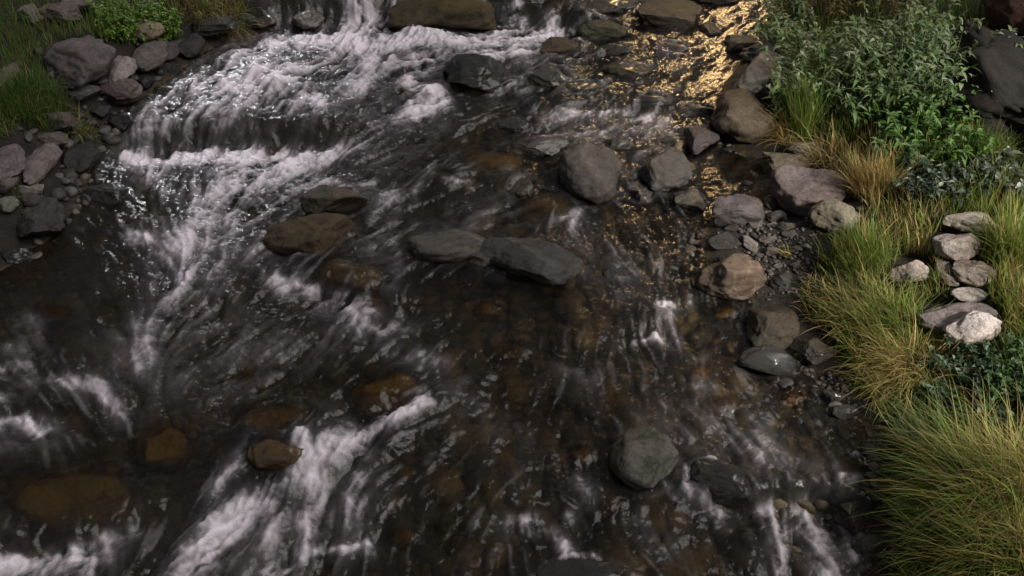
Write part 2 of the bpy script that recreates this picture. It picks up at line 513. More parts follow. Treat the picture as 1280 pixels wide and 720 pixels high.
R(303, 25, 40, 16, 'b', (.06, .055, .048), 3, 0, 'rock', 'short mossy rock at the end of the hanging yellow grass', M_MOSS, gL)
R(333, 25, 26, 18, 'w', (.12, .07, .055), 2, 0, 'rock', 'reddish wet rock beside the upper left cascade', M_WET, gW)
R(386, 24, 40, 24, 'w', (.14, .11, .10), 2, 0, 'rock', 'brown rock under the veil of the upper left cascade', M_WET, gS, e=-.5)
# stream, upper
R(552, 14, 138, 52, 'w', OCH, 4, 0, 'boulder', 'big ochre brown boulder at the top of the stream above the white churn', group=gW, e=.3)
R(622, 22, 60, 40, 'w', BLACK, 4, 0, 'boulder', 'black wet boulder against the right side of the big ochre boulder', M_WET, gW)
R(591, 93, 82, 50, 'w', BLACK, 7, 0, 'boulder', 'black glossy pointed boulder standing in the white water', M_WET, gW, e=.4)
R(685, 97, 62, 40, 'w', (.13, .115, .10), 8, 0, 'rock', 'wet ridged grey rock right of the black glossy boulder', M_WET, gW)
R(700, 58, 66, 24, 'w', BROWN, 3, 8, 'rock', 'brown low rock between the white churn and the pale edged rock', group=gW)
R(752, 37, 66, 28, 'w', (.075, .072, .055), 2, -4, 'rock', 'olive dark rock with a pale lower edge near the top', M_MOSS, gW)
R(836, 23, 84, 38, 'w', (.07, .058, .04), 4, 0, 'boulder', 'brown dark boulder left of the golden glowing water', group=gW)
R(757, 9, 90, 22, 'w', (.05, .043, .038), 4, 0, 'rock', 'dark wide rock at the top edge behind the olive rock', M_WET, gW)
R(820, -2, 90, 18, 'w', (.06, .05, .042), 4, 0, 'rock', 'dark rock cut by the top edge behind the brown dark boulder', group=gW)
R(890, -2, 70, 18, 'w', (.05, .035, .028), 4, 0, 'rock', 'reddish dark rock cut by the top edge above the golden water', group=gW)
R(887, 38, 28, 17, 'w', (.07, .055, .045), 2, 0, 'rock', 'small dark rock against the left edge of the topmost golden water', group=gW)
R(784, 88, 62, 34, 'w', (.07, .055, .035), 3, 0, 'rock', 'brown wet rock barely breaking the water left of the main golden reflection', M_WET, gW, e=-.35)
R(875, 138, 52, 18, 'w', (.018, .017, .017), 3, 0, 'rock', 'black flat rock below the golden reflection beside the brown boulder', M_WET, gW)
R(728, 114, 56, 22, 'w', (.06, .05, .038), 4, 10, 'rock', 'brown wet rock just right of the wet ridged grey rock', M_WET, gW, e=-.2)
R(815, 126, 46, 16, 'w', (.04, .034, .03), 4, 0, 'rock', 'low dark rock above the thin foam line upstream of the faceted boulder', M_WET, gW, e=-.2)
R(702, 80, 42, 14, 'w', (.035, .031, .03), 4, 0, 'rock', 'flat black stone between the brown low rock and the ridged grey rock', M_WET, gW, e=-.1)
R(772, 62, 44, 15, 'w', (.04, .034, .03), 4, 0, 'rock', 'thin dark rock just below the olive rock with the pale edge', M_WET, gW, e=-.1)
R(842, 60, 40, 15, 'w', (.05, .04, .032), 4, 0, 'rock', 'low wet rock under the brown dark boulder beside the golden water', M_WET, gW, e=-.1)
R(772, 182, 40, 16, 'w', (.05, .043, .037), 4, 0, 'rock', 'low wet rock directly upstream of the large dark grey boulder', M_WET, gW, e=-.2)
R(840, 174, 34, 14, 'w', (.045, .04, .036), 4, 0, 'rock', 'low wet rock directly upstream of the grey faceted boulder', M_WET, gW, e=-.2)
R(780, 346, 56, 26, 'w', (.06, .055, .055), 4, -10, 'rock', 'grey wet hump in the flow between the long slab and the veined boulder', M_WET, gW, e=-.3)
R(640, 158, 44, 16, 'w', (.04, .036, .034), 4, 0, 'rock', 'small black stone in dark water upstream of the flat wet slab', M_WET, gW, e=-.2)
R(575, 262, 36, 16, 'w', (.045, .038, .032), 4, 0, 'rock', 'small dark stone upstream of the grey wedge slab', M_WET, gW, e=-.2)
# right bank, upper
R(922, 56, 44, 28, 'b', (.06, .052, .048), 5, -30, 'rock', 'dark slanted rock between the golden water and the shrub', group=gR)
R(948, 66, 44, 28, 'b', (.10, .088, .088), 5, -35, 'rock', 'purple grey slanted rock behind the grey slab under the shrub', group=gR)
R(955, 94, 66, 66, 'b', (.20, .185, .165), 5, -20, 'boulder', 'light grey slab boulder at the shrub edge beside golden water', group=gR)
R(928, 148, 76, 60, 'b', (.12, .095, .07), 4, 0, 'boulder', 'brown boulder with dry grass on it below the light grey slab', group=gR)
R(878, 174, 44, 38, 'w', (.12, .105, .115), 5, 0, 'rock', 'purple grey wet rock at the foot of the brown boulder', group=gW, e=.35)
R(985, 205, 66, 30, 'b', (.14, .115, .09), 3, 0, 'rock', 'brown low rock covered by straw above the purple boulder', group=gR)
R(1012, 188, 54, 24, 'b', (.16, .145, .12), 3, 0, 'rock', 'grey brown rock at the grass edge above the straw covered rock', group=gR)
# stream, middle
R(738, 217, 84, 74, 'w', (.125, .115, .11), 2, 0, 'boulder', 'large dark grey boulder in the middle of the stream', group=gW, e=.35)
R(828, 212, 70, 60, 'w', (.13, .12, .115), 6, 0, 'boulder', 'grey faceted boulder right of the large dark grey one', group=gW, e=.3)
R(680, 184, 68, 22, 'w', (.12, .108, .11), 3, 0, 'rock', 'flat wet slab above the large dark grey boulder', M_WET, gW)
R(862, 251, 42, 32, 'w', (.14, .125, .11), 4, 0, 'rock', 'small grey brown rock below the grey faceted boulder', group=gW)
R(800, 245, 38, 28, 'w', (.10, .085, .085), 3, 0, 'rock', 'small dull rock in the gap between the two mid stream boulders', M_WET, gW, e=-.2)
R(922, 262, 70, 45, 'b', PURP, 6, 0, 'boulder', 'purple grey faceted boulder at the right waterline above the gravel patch', group=gR)
R(1008, 240, 92, 68, 'b', (.165, .135, .14), 3, -12, 'boulder', 'biggest purple boulder on the right bank under bent straw', group=gR)
R(1045, 268, 66, 46, 'b', (.21, .185, .145), 2, 0, 'boulder', 'tan grey boulder beside the biggest purple boulder, grass on its right', group=gR)
R(904, 301, 46, 22, 'b', (.065, .06, .06), 4, 0, 'rock', 'dark low rock at the water edge of the gravel patch', group=gR)
R(937, 303, 17, 22, 'b', (.22, .20, .19), 7, 25, 'rock', 'small pale angular stone beside the dark low rock', group=gR)
R(912, 344, 88, 62, 'b', (.17, .125, .095), 6, 0, 'boulder', 'brown boulder with pale veins at the right waterline', M_VEIN, gR)
R(965, 406, 66, 56, 'b', (.095, .078, .06), 6, 0, 'boulder', 'olive brown blocky boulder below the veined boulder', group=gR)
R(976, 353, 36, 24, 'b', (.055, .052, .052), 4, 0, 'rock', 'dark small rock right of the veined brown boulder', group=gR)
R(963, 252, 17, 20, 'b', (.18, .175, .17), 4, 0, 'rock', 'little light grey stone between the two purple boulders', group=gR)
R(972, 271, 28, 18, 'b', (.075, .07, .068), 2, 0, 'rock', 'dark round stone under the little light grey stone', group=gR)
R(986, 282, 28, 13, 'b', (.085, .08, .07), 3, 0, 'rock', 'flat olive stone below the biggest purple boulder', group=gR)
for x, y, w, h, c, l in [(961, 297, 24, 9, (.13, .115, .11), 'long slanted pebble in the middle of the gravel patch'),
                         (966, 315, 20, 11, (.14, .12, .115), 'pebble with a small grass sprig beside it on the gravel patch'),
                         (945, 282, 22, 7, (.12, .105, .10), 'thin flat pebble under the faceted purple boulder'),
                         (988, 292, 22, 7, (.11, .10, .095), 'thin dark pebble at the back of the gravel patch'),
                         (1008, 309, 13, 8, (.22, .205, .20), 'pale round pebble at the grass side of the gravel patch'),
                         (967, 281, 9, 7, (.24, .21, .20), 'tiny pale pebble under the dark round stone'),
                         (998, 312, 10, 8, (.17, .155, .145), 'small grey pebble left of the pale round pebble'),
                         (972, 333, 14, 7, (.12, .105, .10), 'small brown pebble above the dark small rock'),
                         (950, 321, 12, 6, (.10, .09, .085), 'small flat pebble right of the veined boulder top'),
                         (995, 330, 14, 7, (.11, .10, .09), 'low brown pebble at the lower grass side of the gravel'),
                         (915, 284, 20, 9, (.09, .08, .078), 'dark flat pebble above the dark low rock')]:
    R(x, y, w, h, 'b', c, 3, 0, 'pebble', l, group=gP)
R(957, 453, 74, 38, 'w', (.055, .055, .065), 1, 0, 'rock', 'smooth oval blue black stone shining wet near the right bank', M_WET, gW, e=.2, rough=.4)
R(1023, 441, 44, 30, 'b', (.10, .085, .078), 5, 0, 'rock', 'dark broken rock under the grass right of the oval stone', M_WET, gR)
R(1018, 515, 20, 34, 'b', (.04, .037, .037), 3, 10, 'rock', 'narrow black rock in the shallow right edge', M_WET, gR)
R(1044, 494, 34, 18, 'b', (.06, .058, .058), 4, 0, 'rock', 'dark grey stone under the hanging straw tuft', M_WET, gR)
R(1055, 517, 34, 18, 'b', (.065, .063, .063), 4, 0, 'rock', 'dark stone with a wet glint beside the narrow black rock', M_WET, gR)
# stream, centre
R(416, 250, 90, 48, 'w', (.145, .125, .09), 4, 0, 'boulder', 'flat grey brown boulder with foam running over its top', group=gW, e=.35)
R(386, 300, 112, 56, 'w', (.11, .075, .04), 5, 5, 'boulder', 'dark brown broad boulder just below the foam topped one', group=gW, e=.15)
R(560, 309, 102, 42, 'w', (.165, .155, .145), 2, 8, 'boulder', 'grey wedge slab pointing left in the middle of the stream', group=gW, e=.2)
R(599, 325, 30, 24, 'w', (.12, .112, .105), 5, 0, 'rock', 'small rock between the grey wedge slab and the long slab', group=gW)
R(658, 326, 140, 50, 'w', (.11, .105, .102), 2, -16, 'boulder', 'long dark grey slab sloping down right beside the wedge slab', group=gW, e=.15)
R(685, 270, 74, 46, 's', AMB, 3, 0, 'rock', 'amber stone under water below the large dark grey boulder', M_ALGAE, gS)
R(440, 348, 80, 38, 's', AMB, 3, 0, 'rock', 'amber stone under clear flow below the dark brown broad boulder', M_ALGAE, gS)
R(653, 236, 40, 32, 'w', (.10, .085, .06), 3, 0, 'rock', 'small wet brown rock left of the large dark grey boulder', M_WET, gW, e=-.1)
R(615, 210, 76, 40, 's', AMB, 3, 0, 'rock', 'amber flat stone under water above the small wet brown rock', M_ALGAE, gS)
R(547, 226, 54, 26, 's', (.06, .05, .045), 3, 0, 'rock', 'dark stone raising a wave between the foam boulder and amber stone', M_WET, gS, e=-.8)
# lower stream
R(485, 497, 92, 48, 's', (.33, .21, .08), 3, 5, 'rock', 'amber stone just above the tip of the lower white cascade', M_ALGAE, gS)
R(345, 529, 78, 26, 's', (.33, .22, .09), 3, 0, 'rock', 'flat amber stone upstream of the veiled brown stone', M_ALGAE, gS)
R(349, 567, 76, 50, 'w', (.17, .10, .035), 1, 0, 'rock', 'brown stone with water veiling over it beside the lower cascade', M_WET, gW, e=-.35)
R(205, 565, 66, 48, 's', (.36, .25, .11), 4, 0, 'rock', 'square amber stone alone in dark calm water, lower left', M_ALGAE, gS)
R(90, 636, 134, 58, 's', (.36, .26, .12), 3, 0, 'boulder', 'largest amber boulder under the water at lower left', M_ALGAE, gS)
R(68, 395, 46, 24, 's', (.10, .06, .03), 3, 0, 'rock', 'dim brown stone in calm water above the left foam', M_ALGAE, gS)
R(26, 354, 46, 20, 's', (.09, .06, .035), 3, 0, 'rock', 'dim brown stone near the left edge below the wet black rock', M_ALGAE, gS)
R(805, 574, 88, 80, 'w', (.22, .21, .18), 1, 0, 'boulder', 'round grey boulder with a moss patch in the lower stream', M_MOSS, gW, e=.3, rough=.6)
R(899, 601, 90, 40, 'w', (.04, .038, .037), 4, -24, 'rock', 'dark slanted slab with white glint right of the round boulder', M_WET, gW, e=-.25)
R(1068, 637, 64, 60, 'w', (.075, .058, .042), 3, 0, 'boulder', 'dark brown boulder beside the lower right cascade under grass', M_WET, gW, e=.15)
R(725, 574, 28, 24, 's', (.25, .16, .05), 3, 0, 'rock', 'small yellow amber stone left of the round grey boulder', M_ALGAE, gS)
R(875, 470, 28, 22, 's', (.34, .19, .06), 3, 0, 'rock', 'bright orange stone in the rapids left of the oval stone', M_ALGAE, gS)
R(501, 677, 34, 24, 's', (.17, .12, .035), 3, 0, 'rock', 'dim olive stone under dark water at bottom centre', M_ALGAE, gS)
R(727, 727, 116, 22, 'w', (.05, .045, .042), 4, 0, 'rock', 'dark rock cut off by the bottom edge with a pale rim', M_WET, gW, e=.1)
R(608, 392, 36, 18, 's', (.19, .13, .075), 3, 0, 'rock', 'tan stone under water below the long dark grey slab', M_ALGAE, gS)
R(642, 443, 34, 24, 's', (.15, .11, .055), 3, 0, 'rock', 'olive tan stone under water in the middle below the slabs', M_ALGAE, gS)
R(762, 634, 40, 22, 's', (.14, .09, .045), 3, 0, 'rock', 'dim brown stone under water below the round boulder', M_ALGAE, gS)
R(908, 514, 54, 26, 's', (.16, .11, .055), 3, 0, 'rock', 'brown stone under foam threads below the oval stone', M_ALGAE, gS)
R(1086, 684, 44, 28, 'w', (.15, .14, .12), 3, 0, 'rock', 'pale grey stone under the drooping grass at bottom right', group=gW, e=.2)
R(945, 386, 30, 16, 's', (.26, .16, .06), 3, 0, 'rock', 'orange stone in the shallows left of the olive blocky boulder', M_ALGAE, gS)
R(905, 396, 34, 16, 's', (.22, .14, .06), 3, 0, 'rock', 'flat orange stone in shallow water below the veined boulder', M_ALGAE, gS)
R(990, 505, 38, 22, 's', (.26, .16, .06), 3, 0, 'rock', 'golden stone in the shallows left of the narrow black rock', M_ALGAE, gS)
# rock cluster in the right bank grass
R(1198, 307, 62, 40, 'b', LTGREY, 1, 0, 'rock', 'rounded grey rock on top of the cluster in the right bank grass', group=gR, e=.7)
R(1140, 338, 52, 34, 'b', (.30, .26, .245), 3, 0, 'rock', 'oval grey rock left of the cluster in the right bank grass', group=gR, e=.7)
R(1214, 342, 54, 40, 'b', (.27, .235, .21), 4, 0, 'rock', 'lumpy rock under the rounded one in the grass cluster', group=gR, e=.7)
R(1183, 342, 30, 32, 'b', (.19, .165, .15), 3, 0, 'rock', 'small dark rock between the oval rock and lumpy rock', group=gR, e=.8)
R(1210, 369, 46, 16, 'b', (.34, .31, .29), 1, 0, 'rock', 'thin flat pale stone above the white triangular rock', group=gR, e=1.1)
R(1194, 394, 98, 44, 'b', (.15, .13, .135), 3, 0, 'boulder', 'wide purple grey boulder behind the white triangular rock', group=gR, e=.7)
R(1216, 405, 68, 46, 'b', WHITE, 5, 0, 'rock', 'white triangular rock, the brightest rock on the right bank', group=gR, e=1.5, flat=.9)
R(1214, 280, 70, 26, 'b', (.34, .31, .27), 3, 0, 'rock', 'pale low rock behind the rounded grey rock under grass', group=gR, e=.9)
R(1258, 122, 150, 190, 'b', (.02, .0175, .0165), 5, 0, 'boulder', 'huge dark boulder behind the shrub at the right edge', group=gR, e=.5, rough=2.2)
R(1295, 16, 100, 84, 'b', (.10, .052, .04), 4, 0, 'boulder', 'reddish brown boulder in the top right corner', group=gR, e=1.2)


# ------------------------------------------------------------------ water
FOAM_GLINTS = [
    ([(345, 52), (400, 48), (450, 60), (520, 46), (600, 48), (660, 46), (695, 42)], 15, 1.0),
    ([(470, -20), (455, 20), (440, 45)], 30, .8), ([(400, -10), (375, 25)], 16, .45), ([(500, -10), (480, 30)], 14, .7),
    ([(640, -20), (655, 25), (660, 40)], 13, .7), ([(692, 15), (692, 40)], 6, .8),
    ([(345, 55), (300, 80), (255, 112), (205, 155)], 36, .62), ([(450, 70), (400, 90), (350, 100), (280, 125), (200, 165)], 40, .58),
    ([(285, 108), (330, 97), (370, 104), (398, 120)], 18, .95), ([(300, 125), (390, 130)], 20, .6),
    ([(690, 50), (620, 62), (560, 72), (500, 85), (440, 112)], 24, .66), ([(470, 70), (420, 85), (360, 85)], 24, .6),
    ([(510, 102), (540, 112), (560, 125), (520, 137)], 15, .9), ([(560, 127), (510, 142), (460, 168), (405, 200)], 18, .6),
    ([(470, 120), (430, 160), (395, 200)], 20, .35),
    ([(225, 120), (250, 95), (300, 55)], 26, .33), ([(215, 155), (270, 165), (330, 165)], 20, .35),  # first stroke: sparkle on the water, painted in as pale foam
    ([(165, 197), (220, 199), (260, 193), (300, 201), (350, 193), (384, 191)], 11, 1.0),
    ([(380, 200), (330, 216), (290, 240), (250, 270), (225, 310)], 42, .74), ([(180, 207), (230, 225), (270, 250)], 26, .5),
    ([(160, 290), (190, 300), (215, 325), (232, 352)], 9, .8), ([(430, 226), (380, 232), (340, 255), (290, 285), (250, 310)], 13, .65),
    ([(470, 233), (492, 245), (482, 272)], 18, .5), ([(230, 330), (250, 360), (220, 390), (185, 425)], 52, .42),
    ([(250, 350), (300, 320), (345, 300)], 22, .4), ([(350, 352), (390, 360), (440, 370), (470, 386)], 13, .68),
    ([(440, 378), (450, 400), (480, 415), (508, 404)], 13, .6), ([(300, 400), (350, 430), (300, 450)], 36, .28),
    ([(380, 352), (400, 378), (430, 384)], 15, .42), ([(440, 402), (400, 430), (350, 448), (290, 456)], 12, .36),  # last stroke: glint streaks painted with the foam colour
    ([(420, 420), (380, 450), (330, 480)], 20, .26), ([(500, 440), (560, 455), (577, 482)], 18, .33), ([(440, 290), (482, 290), (470, 312)], 13, .4),
    ([(30, 400), (35, 430), (-10, 442)], 18, .42), ([(-20, 450), (40, 455), (90, 475), (125, 485), (152, 514)], 12, .72),
    ([(35, 478), (-10, 500)], 10, .45), ([(-20, 528), (30, 524), (56, 537)], 14, .75), ([(-10, 560), (40, 548)], 10, .3),
    ([(537, 498), (500, 520), (465, 536), (440, 552)], 10, .95), ([(450, 548), (420, 556), (396, 562), (390, 592)], 24, .92),
    ([(440, 562), (452, 600), (440, 632)], 26, .5), ([(392, 590), (402, 630), (386, 660), (378, 692)], 26, .68),
    ([(330, 625), (300, 650), (262, 690), (236, 722)], 24, .85), ([(312, 550), (290, 590), (272, 622)], 9, .55),
    ([(380, 542), (396, 575)], 11, .65), ([(355, 606), (310, 622)], 10, .5), ([(462, 679), (420, 683), (380, 695), (340, 724)], 8, .8),
    ([(350, 650), (340, 690), (330, 720)], 24, .4), ([(420, 640), (440, 660), (410, 700)], 18, .35),
    ([(-30, 708), (50, 702), (90, 690), (110, 702)], 20, .85), ([(108, 682), (150, 666), (168, 658)], 14, .6), ([(135, 688), (110, 730)], 18, .5),
    ([(638, 647), (670, 645), (690, 660), (706, 688)], 11, .75), ([(722, 598), (736, 620), (712, 642)], 11, .45),
    ([(955, 636), (975, 660), (985, 725)], 20, .8), ([(1000, 632), (1020, 665), (1036, 725)], 22, .76), ([(1040, 650), (1064, 690)], 13, .55),
    ([(858, 610), (885, 630), (906, 640)], 12, .6), ([(880, 500), (905, 530), (940, 550), (962, 572)], 26, .4), ([(868, 478), (892, 512)], 11, .45),
    ([(824, 384), (850, 378), (866, 374)], 5, .6), ([(835, 390), (846, 424)], 8, .3), ([(778, 430), (805, 423), (832, 426)], 4.5, .75),
    ([(700, 458), (742, 472)], 11, .28), ([(690, 150), (720, 141), (780, 141), (832, 151)], 10, .55),
    ([(700, 166), (780, 166), (852, 168)], 13, .35), ([(535, 214), (560, 224), (602, 230)], 5, .55), ([(541, 211), (518, 242)], 6, .42),
    ([(700, 272), (720, 264), (715, 286)], 8, .55), ([(755, 346), (792, 340)], 9, .4), ([(800, 645), (832, 684)], 16, .36),
    ([(490, 350), (500, 330), (496, 300)], 12, .38), ([(612, 112), (650, 100), (662, 116)], 9, .55), ([(832, 62), (842, 70)], 5, .5),
    ([(795, 84), (812, 80)], 6, .5), ([(640, 210), (660, 250)], 10, .28), ([(560, 480), (600, 510), (660, 540)], 20, .2), ([(230, 300), (200, 340)], 22, .35),
    ([(160, 230), (200, 255), (240, 290)], 18, .3), ([(560, 160), (500, 190), (450, 215)], 16, .26),
    # flow lines too faint to read as foam
    ([(820, 520), (880, 580)], 40, .16), ([(650, 250), (560, 300)], 26, .2), ([(720, 300), (780, 350)], 26, .16),
    ([(960, 560), (1040, 600)], 26, .2), 
]
FLOWV = [(470, 20, 440, 60), (600, 60, 500, 75), (650, 50, 560, 70), (400, 80, 330, 110), (300, 90, 230, 140), (360, 130, 330, 170), (450, 130, 390, 190),
         (520, 150, 440, 190), (250, 160, 230, 190), (280, 210, 250, 260), (350, 210, 280, 260), (400, 235, 320, 270), (230, 280, 240, 330),
         (170, 290, 220, 320), (250, 340, 200, 400), (330, 330, 260, 380), (450, 300, 400, 340), (560, 250, 480, 300), (650, 240, 560, 290),
         (420, 400, 340, 450), (480, 380, 450, 420), (300, 450, 250, 480), (560, 450, 500, 480), (720, 300, 770, 340), (800, 280, 830, 330),
         (860, 300, 850, 360), (750, 150, 700, 170), (850, 70, 820, 110), (900, 40, 870, 70), (780, 100, 730, 130), (830, 400, 840, 440),
         (700, 400, 690, 450), (600, 420, 560, 460), (880, 480, 920, 530), (940, 560, 970, 610), (970, 640, 985, 700), (1030, 650, 1050, 700),
         (760, 480, 770, 530), (650, 520, 600, 590), (480, 520, 430, 560), (420, 580, 410, 640), (330, 620, 250, 700), (100, 480, 130, 500),
         (40, 440, 60, 470), (50, 600, 40, 660), (200, 500, 190, 560), (130, 400, 130, 450), (700, 620, 720, 680), (820, 650, 850, 700),
         (900, 620, 920, 650), (560, 620, 520, 680), (60, 330, 60, 370), (1050, 560, 1060, 600), (500, -100, 490, -60), (800, -60, 780, -30)]
fx = np.zeros_like(GX); fy = np.zeros_like(GX)
for ax_, ay_, bx_, by_ in FLOWV:
    L = math.hypot(bx_ - ax_, by_ - ay_)
    r2 = (GX - (ax_ + bx_) / 2) ** 2 + (GY - (ay_ + by_) / 2) ** 2
    w = np.exp(-r2 / (2 * 42 ** 2)) + 300 / (r2 + 6000) ** 1.5
    fx += w * (bx_ - ax_) / L; fy += w * (by_ - ay_) / L
L = np.hypot(fx, fy) + 1e-9
x0, y0 = unplane(GX, np.maximum(GY, -150)); x1, y1 = unplane(GX + 2 * fx / L, np.maximum(GY, -150) + 2 * fy / L)
wvx, wvy = x1 - x0, y1 - y0

jx = GX + 5 * fbm(GX / 26, GY / 26, 1.2, 3); jy = GY + 5 * fbm(GX / 26, GY / 26, 6.2, 3)
F = np.zeros_like(GX); Fw = np.zeros_like(GX)
for pts, w, a in FOAM_GLINTS:
    d, sg_ = seg(jx, jy, pts)
    e_ = 3.0
    d2, s2 = seg(jx + e_ * fx / L, jy + e_ * fy / L, pts)
    down = np.clip((d2 - d) / e_, -1, 1)          # moving with the flow: away from (+) or towards (-) the crest
    F = np.maximum(F, a * np.exp(-(d / (w * (1.0 + .45 * down))) ** 2))
    Fw = np.maximum(Fw, a * np.exp(-(d / (w * 2.6 + 14)) ** 2))
for pts, w, a in [([(195, 178), (250, 172), (330, 172), (392, 178)], 10, .55), ([(400, 170), (450, 150), (430, 135)], 14, .5), ([(200, 262), (230, 280)], 16, .5),
                  ([(330, 110), (390, 112)], 5, .4), ([(300, 145), (380, 150)], 7, .45), ([(480, 100), (450, 130)], 10, .4), ([(440, 85), (380, 108)], 6, .4)]:
    d, _ = seg(GX + 10 * fbm(GX / 30, GY / 30, 4.2, 2), GY + 6 * fbm(GX / 30, GY / 30, 5.7, 2), pts)
    F *= 1 - a * np.exp(-(d / w) ** 2)
ROUGH = .42 + 1.25 * Fw + .5 * np.exp(-((GX - 840) / 90) ** 2 - ((GY - 300) / 70) ** 2) + .3 * np.exp(-((GX - 930) / 90) ** 2 - ((GY - 560) / 70) ** 2)
for cx, cy, rx, ry, k in [(60, 340, 110, 60, .75), (70, 620, 120, 60, .5), (640, 380, 110, 35, .45), (120, 430, 80, 50, .45), (900, 215, 40, 20, .5)]:
    ROUGH *= 1 - k * np.exp(-((GX - cx) / rx) ** 2 - ((GY - cy) / ry) ** 2)

STEP = .0105
wx = np.arange(-6.4, 4.4, STEP); wy = np.arange(2.5, 14.2, STEP)
WX, WY = np.meshgrid(wx, wy)
wz = water_z(WX, WY)
qx, qy = project(WX, WY, wz)
vx = samp(wvx, qx, qy); vy = samp(wvy, qx, qy)
L = np.hypot(vx, vy) + 1e-12; vx /= L; vy /= L
wob = .55 * noise3(WX * 2.3, WY * 2.3, 1.7) + .35 * noise3(WX * 6, WY * 6, 9.7)
c_, s_ = np.cos(wob), np.sin(wob)
vx, vy = (vx * c_ - vy * s_).astype(np.float32), (vx * s_ + vy * c_).astype(np.float32)


def lic(src, n, step):
    h, w = src.shape
    J, I = np.meshgrid(np.arange(h, dtype=np.float32), np.arange(w, dtype=np.float32), indexing='ij')
    acc = src.copy(); tot = 1.0
    for sgn in (1, -1):
        x, y = I.copy(), J.copy()
        for k in range(n):
            ii = np.clip(x, 0, w - 1).astype(np.int32); jj = np.clip(y, 0, h - 1).astype(np.int32)
            x += sgn * step * vx[jj, ii]; y += sgn * step * vy[jj, ii]
            wt = .5 + .5 * math.cos(math.pi * (k + 1) / (n + 1))
            ii = np.clip(x + .5, 0, w - 1).astype(np.int32); jj = np.clip(y + .5, 0, h - 1).astype(np.int32)
            acc += wt * src[jj, ii]; tot += wt
    acc /= tot
    return (acc - acc.mean()) / acc.std()


def nse(sg):
    a = blur(rng.normal(size=WX.shape), sg)
    return (a / a.std()).astype(np.float32)


lf = lic(nse(1.0), 13, 1.3); lm = lic(nse(2.3), 14, 2.0); lc = lic(nse(6.5), 9, 3.5)
iso = fbm(WX * 3.2, WY * 3.2, 4.4, 4); iso2 = fbm(WX * 11, WY * 11, 2.4, 3); iso3 = fbm(WX * 30, WY * 30, 7.4, 2)
fo = samp(F, qx, qy); ro = samp(ROUGH, qx, qy); fw = samp(Fw, qx, qy)
ring = np.zeros_like(WX); pile = np.zeros_like(WX)
for (rx, ry, ra, rb, rt) in STANDING:
    i0, i1 = np.searchsorted(wx, (rx - 2.2 * max(ra, rb), rx + 2.2 * max(ra, rb))); j0, j1 = np.searchsorted(wy, (ry - 2.2 * max(ra, rb), ry + 2.2 * max(ra, rb)))
    ddx, ddy = WX[j0:j1, i0:i1] - rx, WY[j0:j1, i0:i1] - ry
    u_, v_ = ddx * math.cos(rt) + ddy * math.sin(rt), -ddx * math.sin(rt) + ddy * math.cos(rt)
    rd = np.hypot(u_ / ra, v_ / rb); front = np.clip(.35 + .65 * ddy / (np.hypot(ddx, ddy) + 1e-6), 0, 1)
    g = np.exp(-((rd - 1.0) / .16) ** 2)
    ring[j0:j1, i0:i1] = np.maximum(ring[j0:j1, i0:i1], g * (.42 + .5 * front))
    pile[j0:j1, i0:i1] = np.maximum(pile[j0:j1, i0:i1], np.exp(-((rd - 1.0) / .35) ** 2) * front * min(.05, .16 * ra))
ring *= np.clip(ro - .25, 0, 1)
calm = np.zeros_like(WX)
for (rx, ry, ra, rb, rt) in SUNK:
    rr_ = 2.4 * max(ra, rb)
    i0, i1 = np.searchsorted(wx, (rx - rr_, rx + rr_)); j0, j1 = np.searchsorted(wy, (ry - rr_, ry + rr_))
    ddx, ddy = WX[j0:j1, i0:i1] - rx, WY[j0:j1, i0:i1] - ry
    u_, v_ = ddx * math.cos(rt) + ddy * math.sin(rt), -ddx * math.sin(rt) + ddy * math.cos(rt)
    calm[j0:j1, i0:i1] = np.maximum(calm[j0:j1, i0:i1], np.exp(-(np.hypot(u_ / ra, v_ / rb) / 1.15) ** 4))
# detail in the foam
w1 = .10 * noise3(WX * 5, WY * 5, 21.5); w2 = .10 * noise3(WX * 5, WY * 5, 33.5)
bil = 0
for o_, (sc_, am_) in enumerate([(5.5, 1.0), (11.5, .6), (25, .42), (52, .25)]):
    bil = bil + am_ * (1 - 2.6 * np.abs(noise3((WX + w1) * sc_, (WY + w2) * sc_, 3.1 + 5 * o_)))
bil = (bil - bil.mean()) / bil.std()
tex = .30 * lf + .46 * lm + .36 * lc + .26 * iso2 + .5 * iso + .12 * iso3 + .34 * bil
fo2 = np.maximum(fo, ring * .62)
hard = sstep(.42, 1.12, fo2 * 1.05 + .22 * tex) * np.clip(fo2 * 3.0, 0, 1)
soft = np.clip(fo2 ** 1.2 * (.42 + .30 * tex), 0, 1)
foam = .6 * hard + .55 * soft
gyy, gxx = np.gradient(wz, STEP); steep = sstep(.22, .55, np.hypot(gyy - SL, gxx))
strands = .17 * (1 - .8 * steep) * sstep(.85, 2.0, .75 * lf + .30 * lm + .22 * lc + .5 * iso + .42 * fw - .12) * np.clip(ro - .35, 0, 1)
foam = np.clip(np.maximum(foam, strands) * .97, 0, .97) * (1 - .6 * calm)
disp = ro * (.0105 * lc + .0062 * lm + .0018 * lf + .032 * iso + .0125 * iso2 + .0015 * iso3) + foam * (.004 * bil + .004 * lm) + pile
far = sstep(1.0, 1.8, WY)
murk = np.clip(.05 + .34 * fw + .09 * lc * fw + .05 * iso, .02, .8)
sd, _ = bank_sd(WX[::4, ::4], WY[::4, ::4])
sd = np.repeat(np.repeat(sd, 4, 0), 4, 1)[:WX.shape[0], :WX.shape[1]]
disp *= 1 - .55 * steep
foam *= 1 - .35 * steep * np.clip(.6 - .5 * lc - .6 * iso, 0, 1)
disp *= (sstep(.12, -.25, sd) * .85 + .15) * (1 - .6 * calm)
disp += .018 * calm; murk *= 1 - .75 * calm
keep = sd < .2
foam = np.where(sd > -.02, 0, foam)
